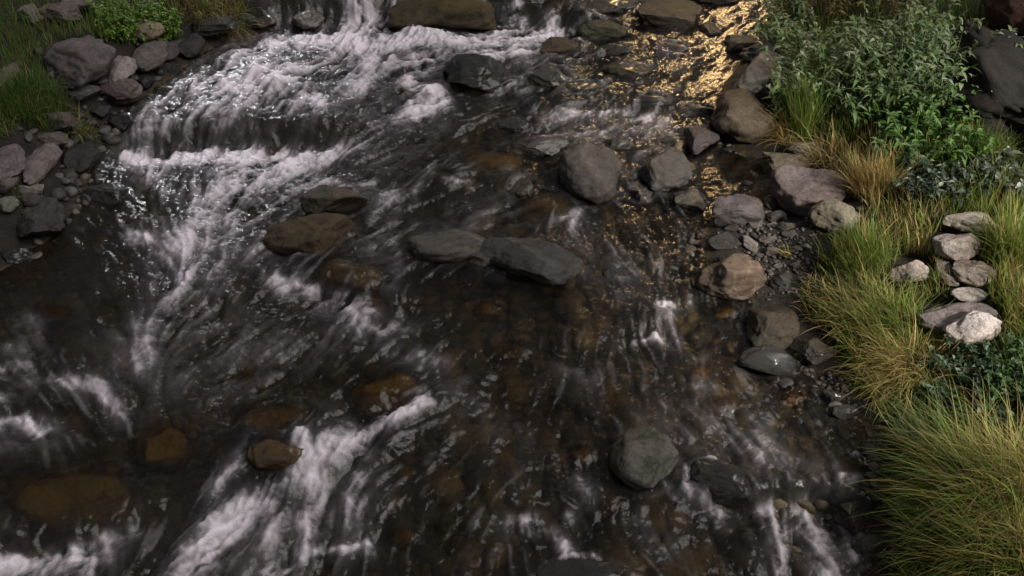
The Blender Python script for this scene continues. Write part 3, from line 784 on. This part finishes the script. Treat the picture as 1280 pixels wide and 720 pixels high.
q = gridquads(*WX.shape); kf = keep.ravel(); q = q[kf[q].all(1)]
used = np.zeros(kf.size, bool); used[q.ravel()] = True
remap = np.cumsum(used) - 1
P = np.stack([WX, WY, wz + disp], -1).reshape(-1, 3)[used]
wo = mesh('water', P, remap[q], mat=M_WATER, attrs={'foam': foam.ravel()[used], 'murk': murk.ravel()[used]})
wo['kind'] = 'structure'

# gravel of the stream bed: far too many to count
def scatter_gravel(name, px, py, tab_off, sizes, cols, kindmat):
    V0, T0 = ico(2); n = len(px)
    x, y, z = drop(px, py)
    Vs, Ts, Cs = [], [], []
    for k in range(8):
        V, T = stone_shape(70 + k, 2, 3)
        m = np.arange(k, n, 8)
        sc = sizes[m][:, None] * rng.uniform(.6, 1.25, (len(m), 3)) * np.array([1, 1, .6])
        an = rng.uniform(0, 6.28, len(m)); ca, sa = np.cos(an)[:, None], np.sin(an)[:, None]
        P = V[None] * sc[:, None]
        P = np.stack([P[..., 0] * ca - P[..., 1] * sa, P[..., 0] * sa + P[..., 1] * ca, P[..., 2]], -1)
        P += np.stack([x[m], y[m], z[m] + tab_off * sc[:, 2]], -1)[:, None]
        base = sum(len(v) for v in Vs)
        Vs.append(P.reshape(-1, 3)); Ts.append((T[None] + (np.arange(len(m)) * len(V))[:, None, None]).reshape(-1, 3) + base)
        Cs.append(np.repeat(cols[m], len(V), 0))
    return mesh(name, np.concatenate(Vs), None, np.concatenate(Ts), mat=kindmat, attrs={'col': np.concatenate(Cs)})


def gravel_material():
    t = NT('gravel')
    c = t.attr('col').outputs['Color']
    n = t.n('TexNoise', Vector=t.n('TexCoord').outputs['Object'], Scale=60.0, Detail=6.0, Roughness=.7).outputs[0]
    m = t.ramp(n, [(.3, .5), (.7, 1.4)])
    b = t.n('Bump', Height=n, Strength=.5, Distance=.01).outputs[0]
    return t.done(t.n('BsdfPrincipled', Base_Color=t.mix(1.0, c, m, 'MULTIPLY'), Roughness=.6, Normal=b).outputs[0])


M_GRAV = gravel_material()
n = 5200
px = rng.uniform(-60, 1120, n); py = 740 - 760 * rng.uniform(0, 1, n) ** 1.0
x, y, z = drop(px, py); s = look(TSD, x, y); k = s < -.02; px, py, s = px[k], py[k], s[k]
pal = np.array([(.05, .036, .024), (.10, .07, .035), (.17, .105, .04), (.13, .115, .10), (.035, .03, .027), (.20, .14, .07)])
tag(scatter_gravel('gravel', px, py, .1, rng.uniform(.02, .065, len(px)), np.where((s < -.3)[:, None], pal[rng.integers(0, 6, len(px))], pal[[4, 0, 3]][rng.integers(0, 3, len(px))] * .8), M_GRAV),
    'brown and amber gravel lying on the bed of the stream', 'gravel', kind='stuff')
n = 2600
px = rng.uniform(-40, 1100, n); py = rng.uniform(0, 720, n)
x, y, z = drop(px, py); s = look(TSD, x, y); k = (s < -.42) & (rng.uniform(0, 1, n) < .25 + .75 * (px > 560)); px, py = px[k], py[k]
pal = np.array([(.085, .065, .035), (.14, .105, .055), (.26, .185, .08), (.12, .105, .09), (.055, .048, .04)])
tag(scatter_gravel('gravel', px, py, .1, rng.uniform(.06, .15, len(px)), pal[rng.integers(0, 5, len(px))], M_GRAV),
    'brown cobbles lying close together on the shallow stream bed', 'gravel', kind='stuff')
n = 420
px = np.concatenate([rng.normal(968, 32, n), rng.normal(1040, 22, 120), rng.normal(110, 45, 190)]); py = np.concatenate([rng.normal(315, 28, n), rng.normal(500, 22, 120), rng.normal(190, 60, 190)])
x, y, z = drop(px, py); s = look(TSD, x, y); k = (s > -.05); px, py = px[k], py[k]
pal = np.array([(.05, .042, .037), (.07, .062, .056), (.10, .09, .083), (.035, .03, .028)])
tag(scatter_gravel('gravel', px, py, .25, np.where(px < 400, rng.uniform(.02, .075, len(px)), rng.uniform(.008, .026, len(px))), pal[rng.integers(0, 4, len(px))], M_GRAV),
    'fine dark gravel on the banks between the larger rocks', 'gravel', kind='stuff')

# ------------------------------------------------------------------ grass
GREEN = np.array([.125, .22, .05]); LIME = np.array([.24, .30, .06]); STRAW = np.array([.46, .35, .15]); DEEP = np.array([.055, .095, .03]); GREYG = np.array([.13, .175, .095])


def blades(x, y, z, length, lean, az, width, cols, nseg=5):
    """curved tapering blades; lean 0 upright .. 1 lying over, az = heading of the lean"""
    n = len(x)
    t = np.linspace(0, 1, nseg + 1)[None]
    a0 = rng.uniform(.05, .42, n) * (lean * 2.4 + .3); a1 = np.minimum(a0 + lean * rng.uniform(.9, 2.1, n), 2.4)
    ang = a0[:, None] + (a1 - a0)[:, None] * t ** 1.2
    ds = (length / nseg)[:, None]
    r = np.concatenate([np.zeros((n, 1)), np.cumsum(np.sin(ang[:, :-1]) * ds, 1)], 1)
    h = np.concatenate([np.zeros((n, 1)), np.cumsum(np.cos(ang[:, :-1]) * ds, 1)], 1)
    az2 = az[:, None] + rng.normal(0, .25, n)[:, None] * t
    cx, cy, cz = x[:, None] + r * np.cos(az2), y[:, None] + r * np.sin(az2), z[:, None] + h
    g = look(TZ, cx, cy); gw = look(WZ, cx, cy)
    cz = np.maximum(cz, np.maximum(g, gw) + .012)
    w = width[:, None] * (1 - t ** 1.6 * .92)
    tw = az + math.pi / 2 + rng.normal(0, .5, n)
    ox, oy = w * np.cos(tw)[:, None] / 2, w * np.sin(tw)[:, None] / 2
    A = np.stack([cx - ox, cy - oy, cz], -1); B = np.stack([cx + ox, cy + oy, cz + w * .15], -1)
    V = np.stack([A, B], 2).reshape(n, -1, 3)
    i = np.arange(nseg) * 2
    q0 = np.stack([i, i + 1, i + 3, i + 2], -1)
    Q = (q0[None] + (np.arange(n) * (nseg + 1) * 2)[:, None, None]).reshape(-1, 4)
    C = np.repeat(cols, (nseg + 1) * 2, 0)
    return V.reshape(-1, 3), Q, C


def blade_cols(n, straw, base=GREEN, alt=LIME):
    k = rng.uniform(0, 1, (n, 1)); c = base * (1 - k) + alt * k
    s = rng.uniform(0, 1, n) < straw
    c = np.where(s[:, None], STRAW * rng.uniform(.55, 1.15, (n, 1)), c)
    return c * rng.uniform(.65, 1.35, (n, 1))


# zones of the right bank: px, py, rx, ry, straw, length, lean, heading(deg, world), colour
ZR = [(1075, 225, 45, 50, .75, .36, .35, 200, LIME), (1000, 130, 40, 50, .1, .45, .15, 180, GREEN), (960, 195, 40, 25, .8, .32, .8, 200, STRAW),
      (1060, 330, 50, 40, .25, .34, .35, 190, GREEN), (1130, 280, 50, 40, .55, .30, .35, 200, LIME), (1250, 250, 50, 60, .2, .42, .3, 230, LIME),
      (1095, 410, 60, 35, .3, .34, .5, 190, GREEN), (1100, 475, 50, 30, .6, .40, .8, 200, LIME), (1030, 370, 40, 25, .6, .28, .7, 190, GREYG),
      (1160, 540, 80, 40, .25, .38, .75, 190, GREYG), (1150, 640, 90, 50, .12, .42, .9, 188, GREEN), (1230, 620, 70, 60, .5, .42, .8, 190, LIME),
      (1240, 690, 70, 40, .45, .42, .85, 195, GREEN), (1260, 350, 40, 70, .35, .42, .4, 210, LIME), (1240, 470, 60, 40, .1, .35, .4, 200, DEEP),
      (1200, 190, 60, 50, .1, .40, .3, 220, LIME), (1100, 120, 100, 70, .05, .35, .3, 200, DEEP), (1170, 430, 40, 30, .2, .25, .4, 200, GREYG)]


def grass_field(n, poly_test, zones, name, label, dens=None, width=(.005, .0105)):
    px = rng.uniform(*poly_test[0], n); py = rng.uniform(*poly_test[1], n)
    x, y, z = drop(px, py)
    s = look(TSD, x, y)
    k = poly_test[2](px, py, x, y, s)
    px, py, x, y, z = px[k], py[k], x[k], y[k], z[k]
    W = np.stack([np.exp(-((px - c[0]) / c[2]) ** 2 - ((py - c[1]) / c[3]) ** 2) + 1e-6 for c in zones], -1)
    W = W ** 1.5 * rng.uniform(.2, 1, W.shape)
    zi = W.argmax(-1); Z = np.array([[c[4], c[5], c[6], math.radians(c[7])] for c in zones])[zi]
    bc = np.array([c[8] for c in zones])[zi]
    m = len(px)
    kk = rng.uniform(0, 1, (m, 1)); cols = bc * (1 - kk) + (GREEN * .5 + LIME * .5) * kk
    st = rng.uniform(0, 1, m) < Z[:, 0]
    cols = np.where(st[:, None], STRAW * rng.uniform(.5, 1.1, (m, 1)), cols) * rng.uniform(.6, 1.35, (m, 1))
    clump = .75 + .5 * fbm(x * 3, y * 3, 5.0, 2)
    ln = Z[:, 1] * rng.uniform(.45, 1.1, m) * np.clip(clump, .4, 1.3)
    az = Z[:, 3] + rng.normal(0, .75, m)
    V, Q, C = blades(x, y, z - .01, ln, np.clip(Z[:, 2] * rng.uniform(.5, 1.3, m), .05, 1), az, rng.uniform(*width, m) * rng.choice([.7, 1, 1.5], m), cols)
    o = mesh(name, V, Q, mat=M_GRASS, attrs={'col': C})
    return tag(o, label, 'grass', kind='stuff')


GRASS_EDGE = [(950, -40), (985, 60), (985, 120), (965, 165), (985, 185), (1040, 195), (1062, 240), (1085, 265), (1060, 300), (1025, 330), (1005, 360),
              (1005, 400), (1045, 425), (1065, 460), (1090, 500), (1125, 545), (1150, 600), (1140, 660), (1140, 760)]
_ge = np.array(GRASS_EDGE, float)


def right_ok(px, py, x, y, s):
    ex = np.interp(py, _ge[:, 1], _ge[:, 0])
    ok = (px > ex) & (s > .03)
    for cx, cy, rx, ry in [(1198, 300, 34, 22), (1140, 335, 28, 20), (1210, 345, 36, 26), (1198, 396, 54, 30), (1216, 405, 38, 28), (1210, 369, 26, 12), (1215, 277, 30, 8),
                           (1258, 130, 60, 66)]:
        ok &= ((px - cx) / rx) ** 2 + ((py - cy - 6) / ry) ** 2 > 1
    return ok


grass_field(84000, ((940, 1750), (-30, 800), right_ok), ZR, 'grass', 'mixed green and straw grass covering the right bank')
ZL = [(40, 110, 70, 60, .15, .30, .4, 300, GREEN * 1.45), (100, 40, 60, 30, .15, .28, .35, 300, GREEN * 1.45), (50, 140, 60, 30, .1, .30, .5, 300, LIME * 1.4), (260, 10, 60, 20, .5, .32, .8, 300, LIME * 1.4),  # left greens brightened in the colour, standing in for lamp light missing here
      (180, 30, 50, 25, .05, .25, .3, 300, LIME * 1.5), (10, 60, 40, 50, .15, .3, .3, 300, GREEN * 1.45), (95, 165, 40, 12, .4, .2, .7, 300, LIME * 1.4)]


def left_ok(px, py, x, y, s):
    ey = np.interp(px, [-60, 0, 40, 75, 110, 150, 200, 240, 300], [185, 176, 160, 150, 60, 52, 38, 32, 20])
    ok = (py < ey) & (s > .15)
    for cx, cy, rx, ry in [(101, 79, 46, 36), (76, 14, 26, 9), (184, 38, 18, 9), (96, 3, 22, 8), (38, 14, 14, 7)]:
        ok &= ((px - cx) / rx) ** 2 + ((py - cy - 4) / ry) ** 2 > 1
    return ok


grass_field(15000, ((-80, 310), (-60, 200), left_ok), ZL, 'grass', 'dark green grass covering the left bank above the rocks', width=(.005, .010))


def tussock(px, py, wpx, n, length, lean, head, straw, base, alt, label, spread=.5, name='grass_tussock'):
    x, y, z = (float(v) for v in drop(px, py))
    dist = float(np.dot(np.array([x, y, z]) - CAM, FWD)); R_ = wpx / 2 * dist / FPX * spread
    rr = R_ * np.sqrt(rng.uniform(0, 1, n)); an = rng.uniform(0, 6.28, n)
    bx, by = x + rr * np.cos(an), y + rr * np.sin(an)
    bz = look(TZ, bx, by) - .01
    az = np.where(rng.uniform(0, 1, n) < .35, an, math.radians(head) + rng.normal(0, .42, n))
    V, Q, C = blades(bx, by, bz, length * rng.uniform(.4, 1.1, n), np.clip(lean * rng.uniform(.5, 1.35, n), .05, 1.1), az,
                     rng.uniform(.0045, .0095, n) * rng.choice([.6, 1, 1.6], n), blade_cols(n, straw, base, alt), 6)
    o = mesh(name, V - np.array([x, y, z]), Q, mat=M_GRASS, attrs={'col': C}, loc=(x, y, z))
    return tag(o, label, 'grass tussock', 'grass tussocks on the banks')


T_ = tussock
T_(1243, 645, 190, 1900, .80, .8, 188, .35, GREEN, LIME, 'long green tussock drooping left over the dark brown boulder, bottom right', .45)
T_(1275, 625, 130, 1200, .70, .8, 190, .8, LIME, STRAW, 'straw coloured long tussock at the right edge near the bottom', .5)
T_(1190, 585, 150, 900, .55, .8, 190, .2, GREYG, GREEN, 'grey green tussock above the long drooping one, leaning left', .6)
T_(1255, 715, 140, 1300, .70, .85, 190, .5, GREEN, LIME, 'tussock in the bottom right corner cut by the frame', .6)
T_(1135, 475, 110, 1200, .48, .9, 200, .65, LIME, STRAW, 'straw tuft hanging over the water right of the oval stone', .5)
T_(1115, 425, 110, 1000, .42, .6, 190, .25, GREEN, LIME, 'bright green tuft left of the white triangular rock', .6)
T_(1080, 400, 110, 800, .42, .8, 185, .55, GREYG, LIME, 'scruffy tuft over the olive brown blocky boulder', .6)
T_(1075, 335, 80, 700, .40, .4, 190, .2, GREEN, LIME, 'green tuft below the tan grey boulder', .5)
T_(1090, 240, 80, 1000, .42, .45, 200, .85, LIME, STRAW, 'golden straw tuft right of the biggest purple boulder', .6)
T_(1005, 165, 70, 500, .55, .2, 180, .08, GREEN, LIME, 'tall fresh green tuft beside the light grey slab boulder', .5)
T_(985, 170, 80, 260, .42, .95, 200, .95, STRAW, STRAW, 'dry straw tuft sprawling over the brown boulder', .4)
T_(1040, 205, 90, 120, .65, 1.0, 195, 1.0, STRAW, STRAW, 'long bent dry stalks arching over the biggest purple boulder', .5)
T_(1225, 205, 90, 900, .42, .4, 230, .1, LIME, GREEN, 'lime green tuft in front of the huge dark boulder', .6)
T_(1265, 320, 80, 800, .46, .45, 215, .3, LIME, GREEN, 'lime tuft at the right edge beside the rock cluster', .6)
T_(45, 135, 130, 1200, .34, .6, 310, .08, GREEN, DEEP, 'green tuft hanging over the earthy brown rock, left bank', .6)
T_(95, 165, 60, 300, .24, .8, 310, .45, LIME, GREEN, 'short mossy tuft drooping at the left bank edge', .6)
T_(265, 6, 120, 700, .38, .9, 300, .55, LIME, STRAW, 'yellow green tuft hanging over the long dark rock at the top', .6)
T_(20, 248, 40, 60, .2, .6, 330, .1, GREEN, LIME, 'small grass sprig among the rocks at the left edge', .5)
T_(985, 318, 24, 50, .14, .6, 200, .4, GREEN, STRAW, 'tiny grass sprig growing on the gravel patch', .5)


# ------------------------------------------------------------------ leafy plants
def tubes(paths, radii, sides=4):
    Vs, Qs = [], []
    n, m, _ = paths.shape
    tan = np.gradient(paths, axis=1); tan /= np.linalg.norm(tan, axis=-1, keepdims=True) + 1e-9
    ref = np.array([.31, .77, .2]); u = np.cross(tan, ref); u /= np.linalg.norm(u, axis=-1, keepdims=True) + 1e-9
    v = np.cross(tan, u)
    a = np.arange(sides) * 2 * math.pi / sides
    P = paths[:, :, None] + radii[:, :, None, None] * (np.cos(a)[None, None, :, None] * u[:, :, None] + np.sin(a)[None, None, :, None] * v[:, :, None])
    i = np.arange(m - 1)[:, None] * sides; j = np.arange(sides)[None]; j2 = (j + 1) % sides
    q = np.stack([i + j, i + j2, i + sides + j2, i + sides + j], -1).reshape(-1, 4)
    Q = (q[None] + (np.arange(n) * m * sides)[:, None, None]).reshape(-1, 4)
    return P.reshape(-1, 3), Q


def leaves(base, dirn, up, length, width, cols, droop):
    """lanceolate folded leaves: 3 cross rows + tip"""
    n = len(base)
    d = dirn / np.linalg.norm(dirn, axis=1, keepdims=True)
    sd_ = np.cross(d, up); sd_ /= np.linalg.norm(sd_, axis=1, keepdims=True) + 1e-9
    nr = np.cross(sd_, d)
    prof = [(0, .12), (.3, .95), (.62, .8), (1.0, .03)]
    rows = []
    for t, w in prof:
        c = base + d * (length * t)[:, None] - np.array([0, 0, 1]) * (droop * length * t * t)[:, None]
        o = sd_ * (width * w / 2)[:, None]; l = nr * (width * w * .22)[:, None]
        rows += [c - o + l, c, c + o + l]
    V = np.stack(rows, 1)
    q = []
    for r in range(3):
        a = r * 3
        q += [(a, a + 1, a + 4, a + 3), (a + 1, a + 2, a + 5, a + 4)]
    Q = (np.array(q)[None] + (np.arange(n) * 12)[:, None, None]).reshape(-1, 4)
    return V.reshape(-1, 3), Q, np.repeat(cols, 12, 0)


def plant(px, py, wpx, hpx, stems, height, nleaf, llen, lwid, cols, label, name='leafy_shrub', cat='shrub', lean=(0, 0), droop=.5, straight=.3, tip=None, group=None):
    """stems rising from a patch of ground wpx x hpx around a photo pixel, leaves up each stem"""
    x, y, z = (float(v) for v in drop(px, py))
    sx = px + rng.uniform(-.5, .5, stems) * wpx; sy = py + rng.uniform(-.5, .5, stems) * hpx
    bx, by, bz = drop(sx, sy)
    m = 7; t = np.linspace(0, 1, m)[None]
    hgt = height * rng.uniform(.5, 1.1, stems)
    az = rng.uniform(0, 6.28, stems); out = rng.uniform(.05, straight + .25, stems)
    dx = (np.cos(az) * out + lean[0]) * hgt; dy = (np.sin(az) * out + lean[1]) * hgt
    path = np.stack([bx[:, None] + dx[:, None] * t ** 1.5, by[:, None] + dy[:, None] * t ** 1.5, bz[:, None] + hgt[:, None] * (t - .18 * t ** 3 * (1 + 2 * np.hypot(lean[0], lean[1])))], -1)
    path[:, 1:-1] += rng.normal(0, .008, (stems, m - 2, 3))
    rad = (.0045 * (1 - .75 * t)) * np.ones((stems, 1))
    root = bpy.data.objects.new(name, None); COL.objects.link(root); root.location = (x, y, z)
    tag(root, label, cat, group)
    org = np.array([x, y, z])
    V, Q = tubes(path, rad)
    cs = np.array(cols)
    mesh('stem', V - org, Q, mat=M_STEM, parent=root, attrs={'col': np.repeat((cs[0] * .8 + np.array([.02, .012, .004]))[None], len(V), 0)})
    k = np.repeat(np.arange(stems), nleaf); tt = rng.uniform(.12, 1, len(k)) ** .8
    f = tt * (m - 1); i = np.minimum(f.astype(int), m - 2); fr = (f - i)[:, None]
    bp = path[k, i] * (1 - fr) + path[k, i + 1] * fr
    la = rng.uniform(0, 6.28, len(k)); el = rng.normal(.35, .35, len(k)) + .5 * (tt > .9)
    d = np.stack([np.cos(la) * np.cos(el), np.sin(la) * np.cos(el), np.sin(el)], -1)
    up = np.tile([0, 0, 1.0], (len(k), 1)) + rng.normal(0, .25, (len(k), 3))
    ln = llen * 1.35 * rng.uniform(.35, 1.3, len(k)) * (1 - .35 * tt ** 3)
    kk = rng.integers(0, len(cs), len(k)); cc = cs[kk] * rng.uniform(.6, 1.3, (len(k), 1))
    if tip is not None:
        tipm = (tt > .86) & (rng.uniform(0, 1, len(k)) < .35)
        cc = np.where(tipm[:, None], np.array(tip) * rng.uniform(.7, 1.2, (len(k), 1)), cc)
    V, Q, C = leaves(bp, d, up, ln, ln * lwid * 1.2 * rng.uniform(.8, 1.2, len(k)), cc, droop * rng.uniform(.4, 1.4, len(k)))
    mesh('foliage', V - org, Q, mat=M_LEAF, parent=root, attrs={'col': C})
    return root


SG = [(.12, .185, .075), (.16, .22, .09), (.09, .15, .05), (.19, .24, .125)]
FG = [(.09, .19, .04), (.12, .23, .05), (.075, .15, .04)]
BRN = [(.15, .11, .05), (.19, .14, .06), (.10, .10, .045), (.11, .08, .04)]
SIL = (.28, .31, .24)
gp = 'leafy plants on the right bank'
plant(1030, 120, 120, 90, 95, .66, 22, .085, .26, SG, 'dense green shrub with silvery tips beside the light grey slab boulder', tip=SIL, group=gp)
plant(1120, 110, 120, 100, 110, .72, 22, .09, .26, SG, 'largest shrub with pale upright shoots in the middle of the thicket', tip=SIL, group=gp)
plant(1060, 20, 180, 40, 90, .75, 26, .06, .3, BRN, 'brownish thin leaved shrub behind the thicket at the top edge', group=gp)
plant(1150, 190, 130, 70, 80, .50, 20, .075, .33, FG + SG[:1], 'fresh green leafy plant under the thicket, right of the golden straw', group=gp)
plant(1205, 110, 50, 70, 40, .62, 18, .085, .3, SG, 'sprawling shrub reaching grey leaves over the huge dark boulder', lean=(.6, .1), tip=SIL, group=gp)
plant(1175, 245, 130, 40, 70, .34, 20, .06, .36, [(.055, .085, .055), (.08, .105, .075), (.04, .065, .04)], 'low grey green plant behind the rounded grey cluster rock', tip=SIL, name='leafy_plant', cat='plant', group=gp)
plant(1255, 235, 50, 40, 22, .36, 18, .08, .4, [(.07, .095, .07), (.10, .12, .095)], 'silver leaved sprig at the right edge above the lime tuft', lean=(-.2, -.2), tip=(.42, .43, .40), name='leafy_plant', cat='plant', group=gp)
plant(1212, 500, 130, 80, 120, .32, 18, .055, .42, [(.035, .07, .035), (.05, .09, .045), (.065, .10, .06)], 'dark green leafy plant in front of the white triangular rock', tip=(.14, .19, .13), name='leafy_plant', cat='plant', group=gp)
plant(985, 45, 50, 50, 34, .55, 20, .085, .28, SG, 'silver green shrub leaning left over the topmost golden water', lean=(-.35, -.1), tip=SIL, group=gp)
plant(1262, 500, 70, 80, 60, .42, 18, .055, .4, [(.06, .12, .035), (.045, .09, .03)], 'fresh green leafy plant at the right edge below the white rock', name='leafy_plant', cat='plant', group=gp)
plant(175, 40, 100, 36, 150, .30, 30, .035, .5, [(.16, .27, .04), (.21, .32, .05), (.11, .20, .03)], 'bright lime green bushy plant on the left bank', name='leafy_plant', cat='plant', straight=.5)

# ------------------------------------------------------------------ light
SUN_EL, SUN_AZ = 52.0, 95.0        # azimuth measured from upstream (+Y) towards +X
w = bpy.data.worlds.new('World'); S.world = w; w.use_nodes = True
nt = w.node_tree; bg = nt.nodes['Background']
sky = nt.nodes.new('ShaderNodeTexSky'); sky.sky_type = 'NISHITA'; sky.sun_disc = False
sky.sun_elevation = math.radians(SUN_EL); sky.sun_rotation = math.radians(SUN_AZ)
hs = nt.nodes.new('ShaderNodeHueSaturation'); hs.inputs['Saturation'].default_value = .25
nt.links.new(sky.outputs[0], hs.inputs['Color']); nt.links.new(hs.outputs[0], bg.inputs[0])
bg.inputs[1].default_value = .012
ld = bpy.data.lights.new('sun', 'SUN'); ld.energy = .72; ld.angle = math.radians(50); ld.color = (1, .95, .91)
lo = bpy.data.objects.new('sun', ld); COL.objects.link(lo)
el, az = math.radians(SUN_EL), math.radians(SUN_AZ)
from mathutils import Vector
dv = Vector((math.sin(az) * math.cos(el), math.cos(az) * math.cos(el), math.sin(el)))
lo.rotation_euler = dv.to_track_quat('Z', 'Y').to_euler(); lo.location = (0, 0, 20)


def lamp(name, loc, aim, energy, color, radius, cone, soft):
    """a shaded lamp on the bank upstream: the photo shows its pool of light mirrored in the water"""
    l = bpy.data.lights.new(name, 'SPOT'); l.energy = energy; l.color = color; l.shadow_soft_size = radius
    l.spot_size = math.radians(cone); l.spot_blend = soft
    o = bpy.data.objects.new(name, l); COL.objects.link(o); o.location = loc
    o.rotation_euler = (Vector(loc) - Vector(aim)).to_track_quat('Z', 'Y').to_euler()
    return o


def spot_at(px, py):
    return tuple(float(v) for v in drop(px, py, WZ))


lamp('warm_lamp', (4.3, 21, 7.0), spot_at(930, 75), 1700, (1, .66, .30), 1.4, 14, 1.0)
lamp('white_lamp', (-4.9, 20, 6.5), spot_at(270, 70), 1500, (.95, .98, 1), .8, 15, 1.0)
lamp('bridge_lamp', (8.5, -1.0, 7.5), spot_at(1330, 370), 3900, (1, .93, .80), .8, 38, .8)

# ------------------------------------------------------------------ camera + output
cd = bpy.data.cameras.new('camera'); cd.sensor_fit = 'HORIZONTAL'; cd.angle = math.radians(HFOV); cd.clip_end = 300; cd.clip_start = .05
co_ = bpy.data.objects.new('camera', cd); COL.objects.link(co_)
co_.location = tuple(CAM); co_.rotation_euler = (math.radians(90 - PITCH), 0, 0)
S.camera = co_
S.view_settings.view_transform = 'Standard'; S.view_settings.look = 'None'; S.view_settings.gamma = 1
S.view_settings.exposure = 1.4
S.render.engine = 'CYCLES'
S.cycles.use_denoising = True
S.cycles.max_bounces = 8; S.cycles.transparent_max_bounces = 12
S.cycles.caustics_reflective = False; S.cycles.caustics_refractive = False
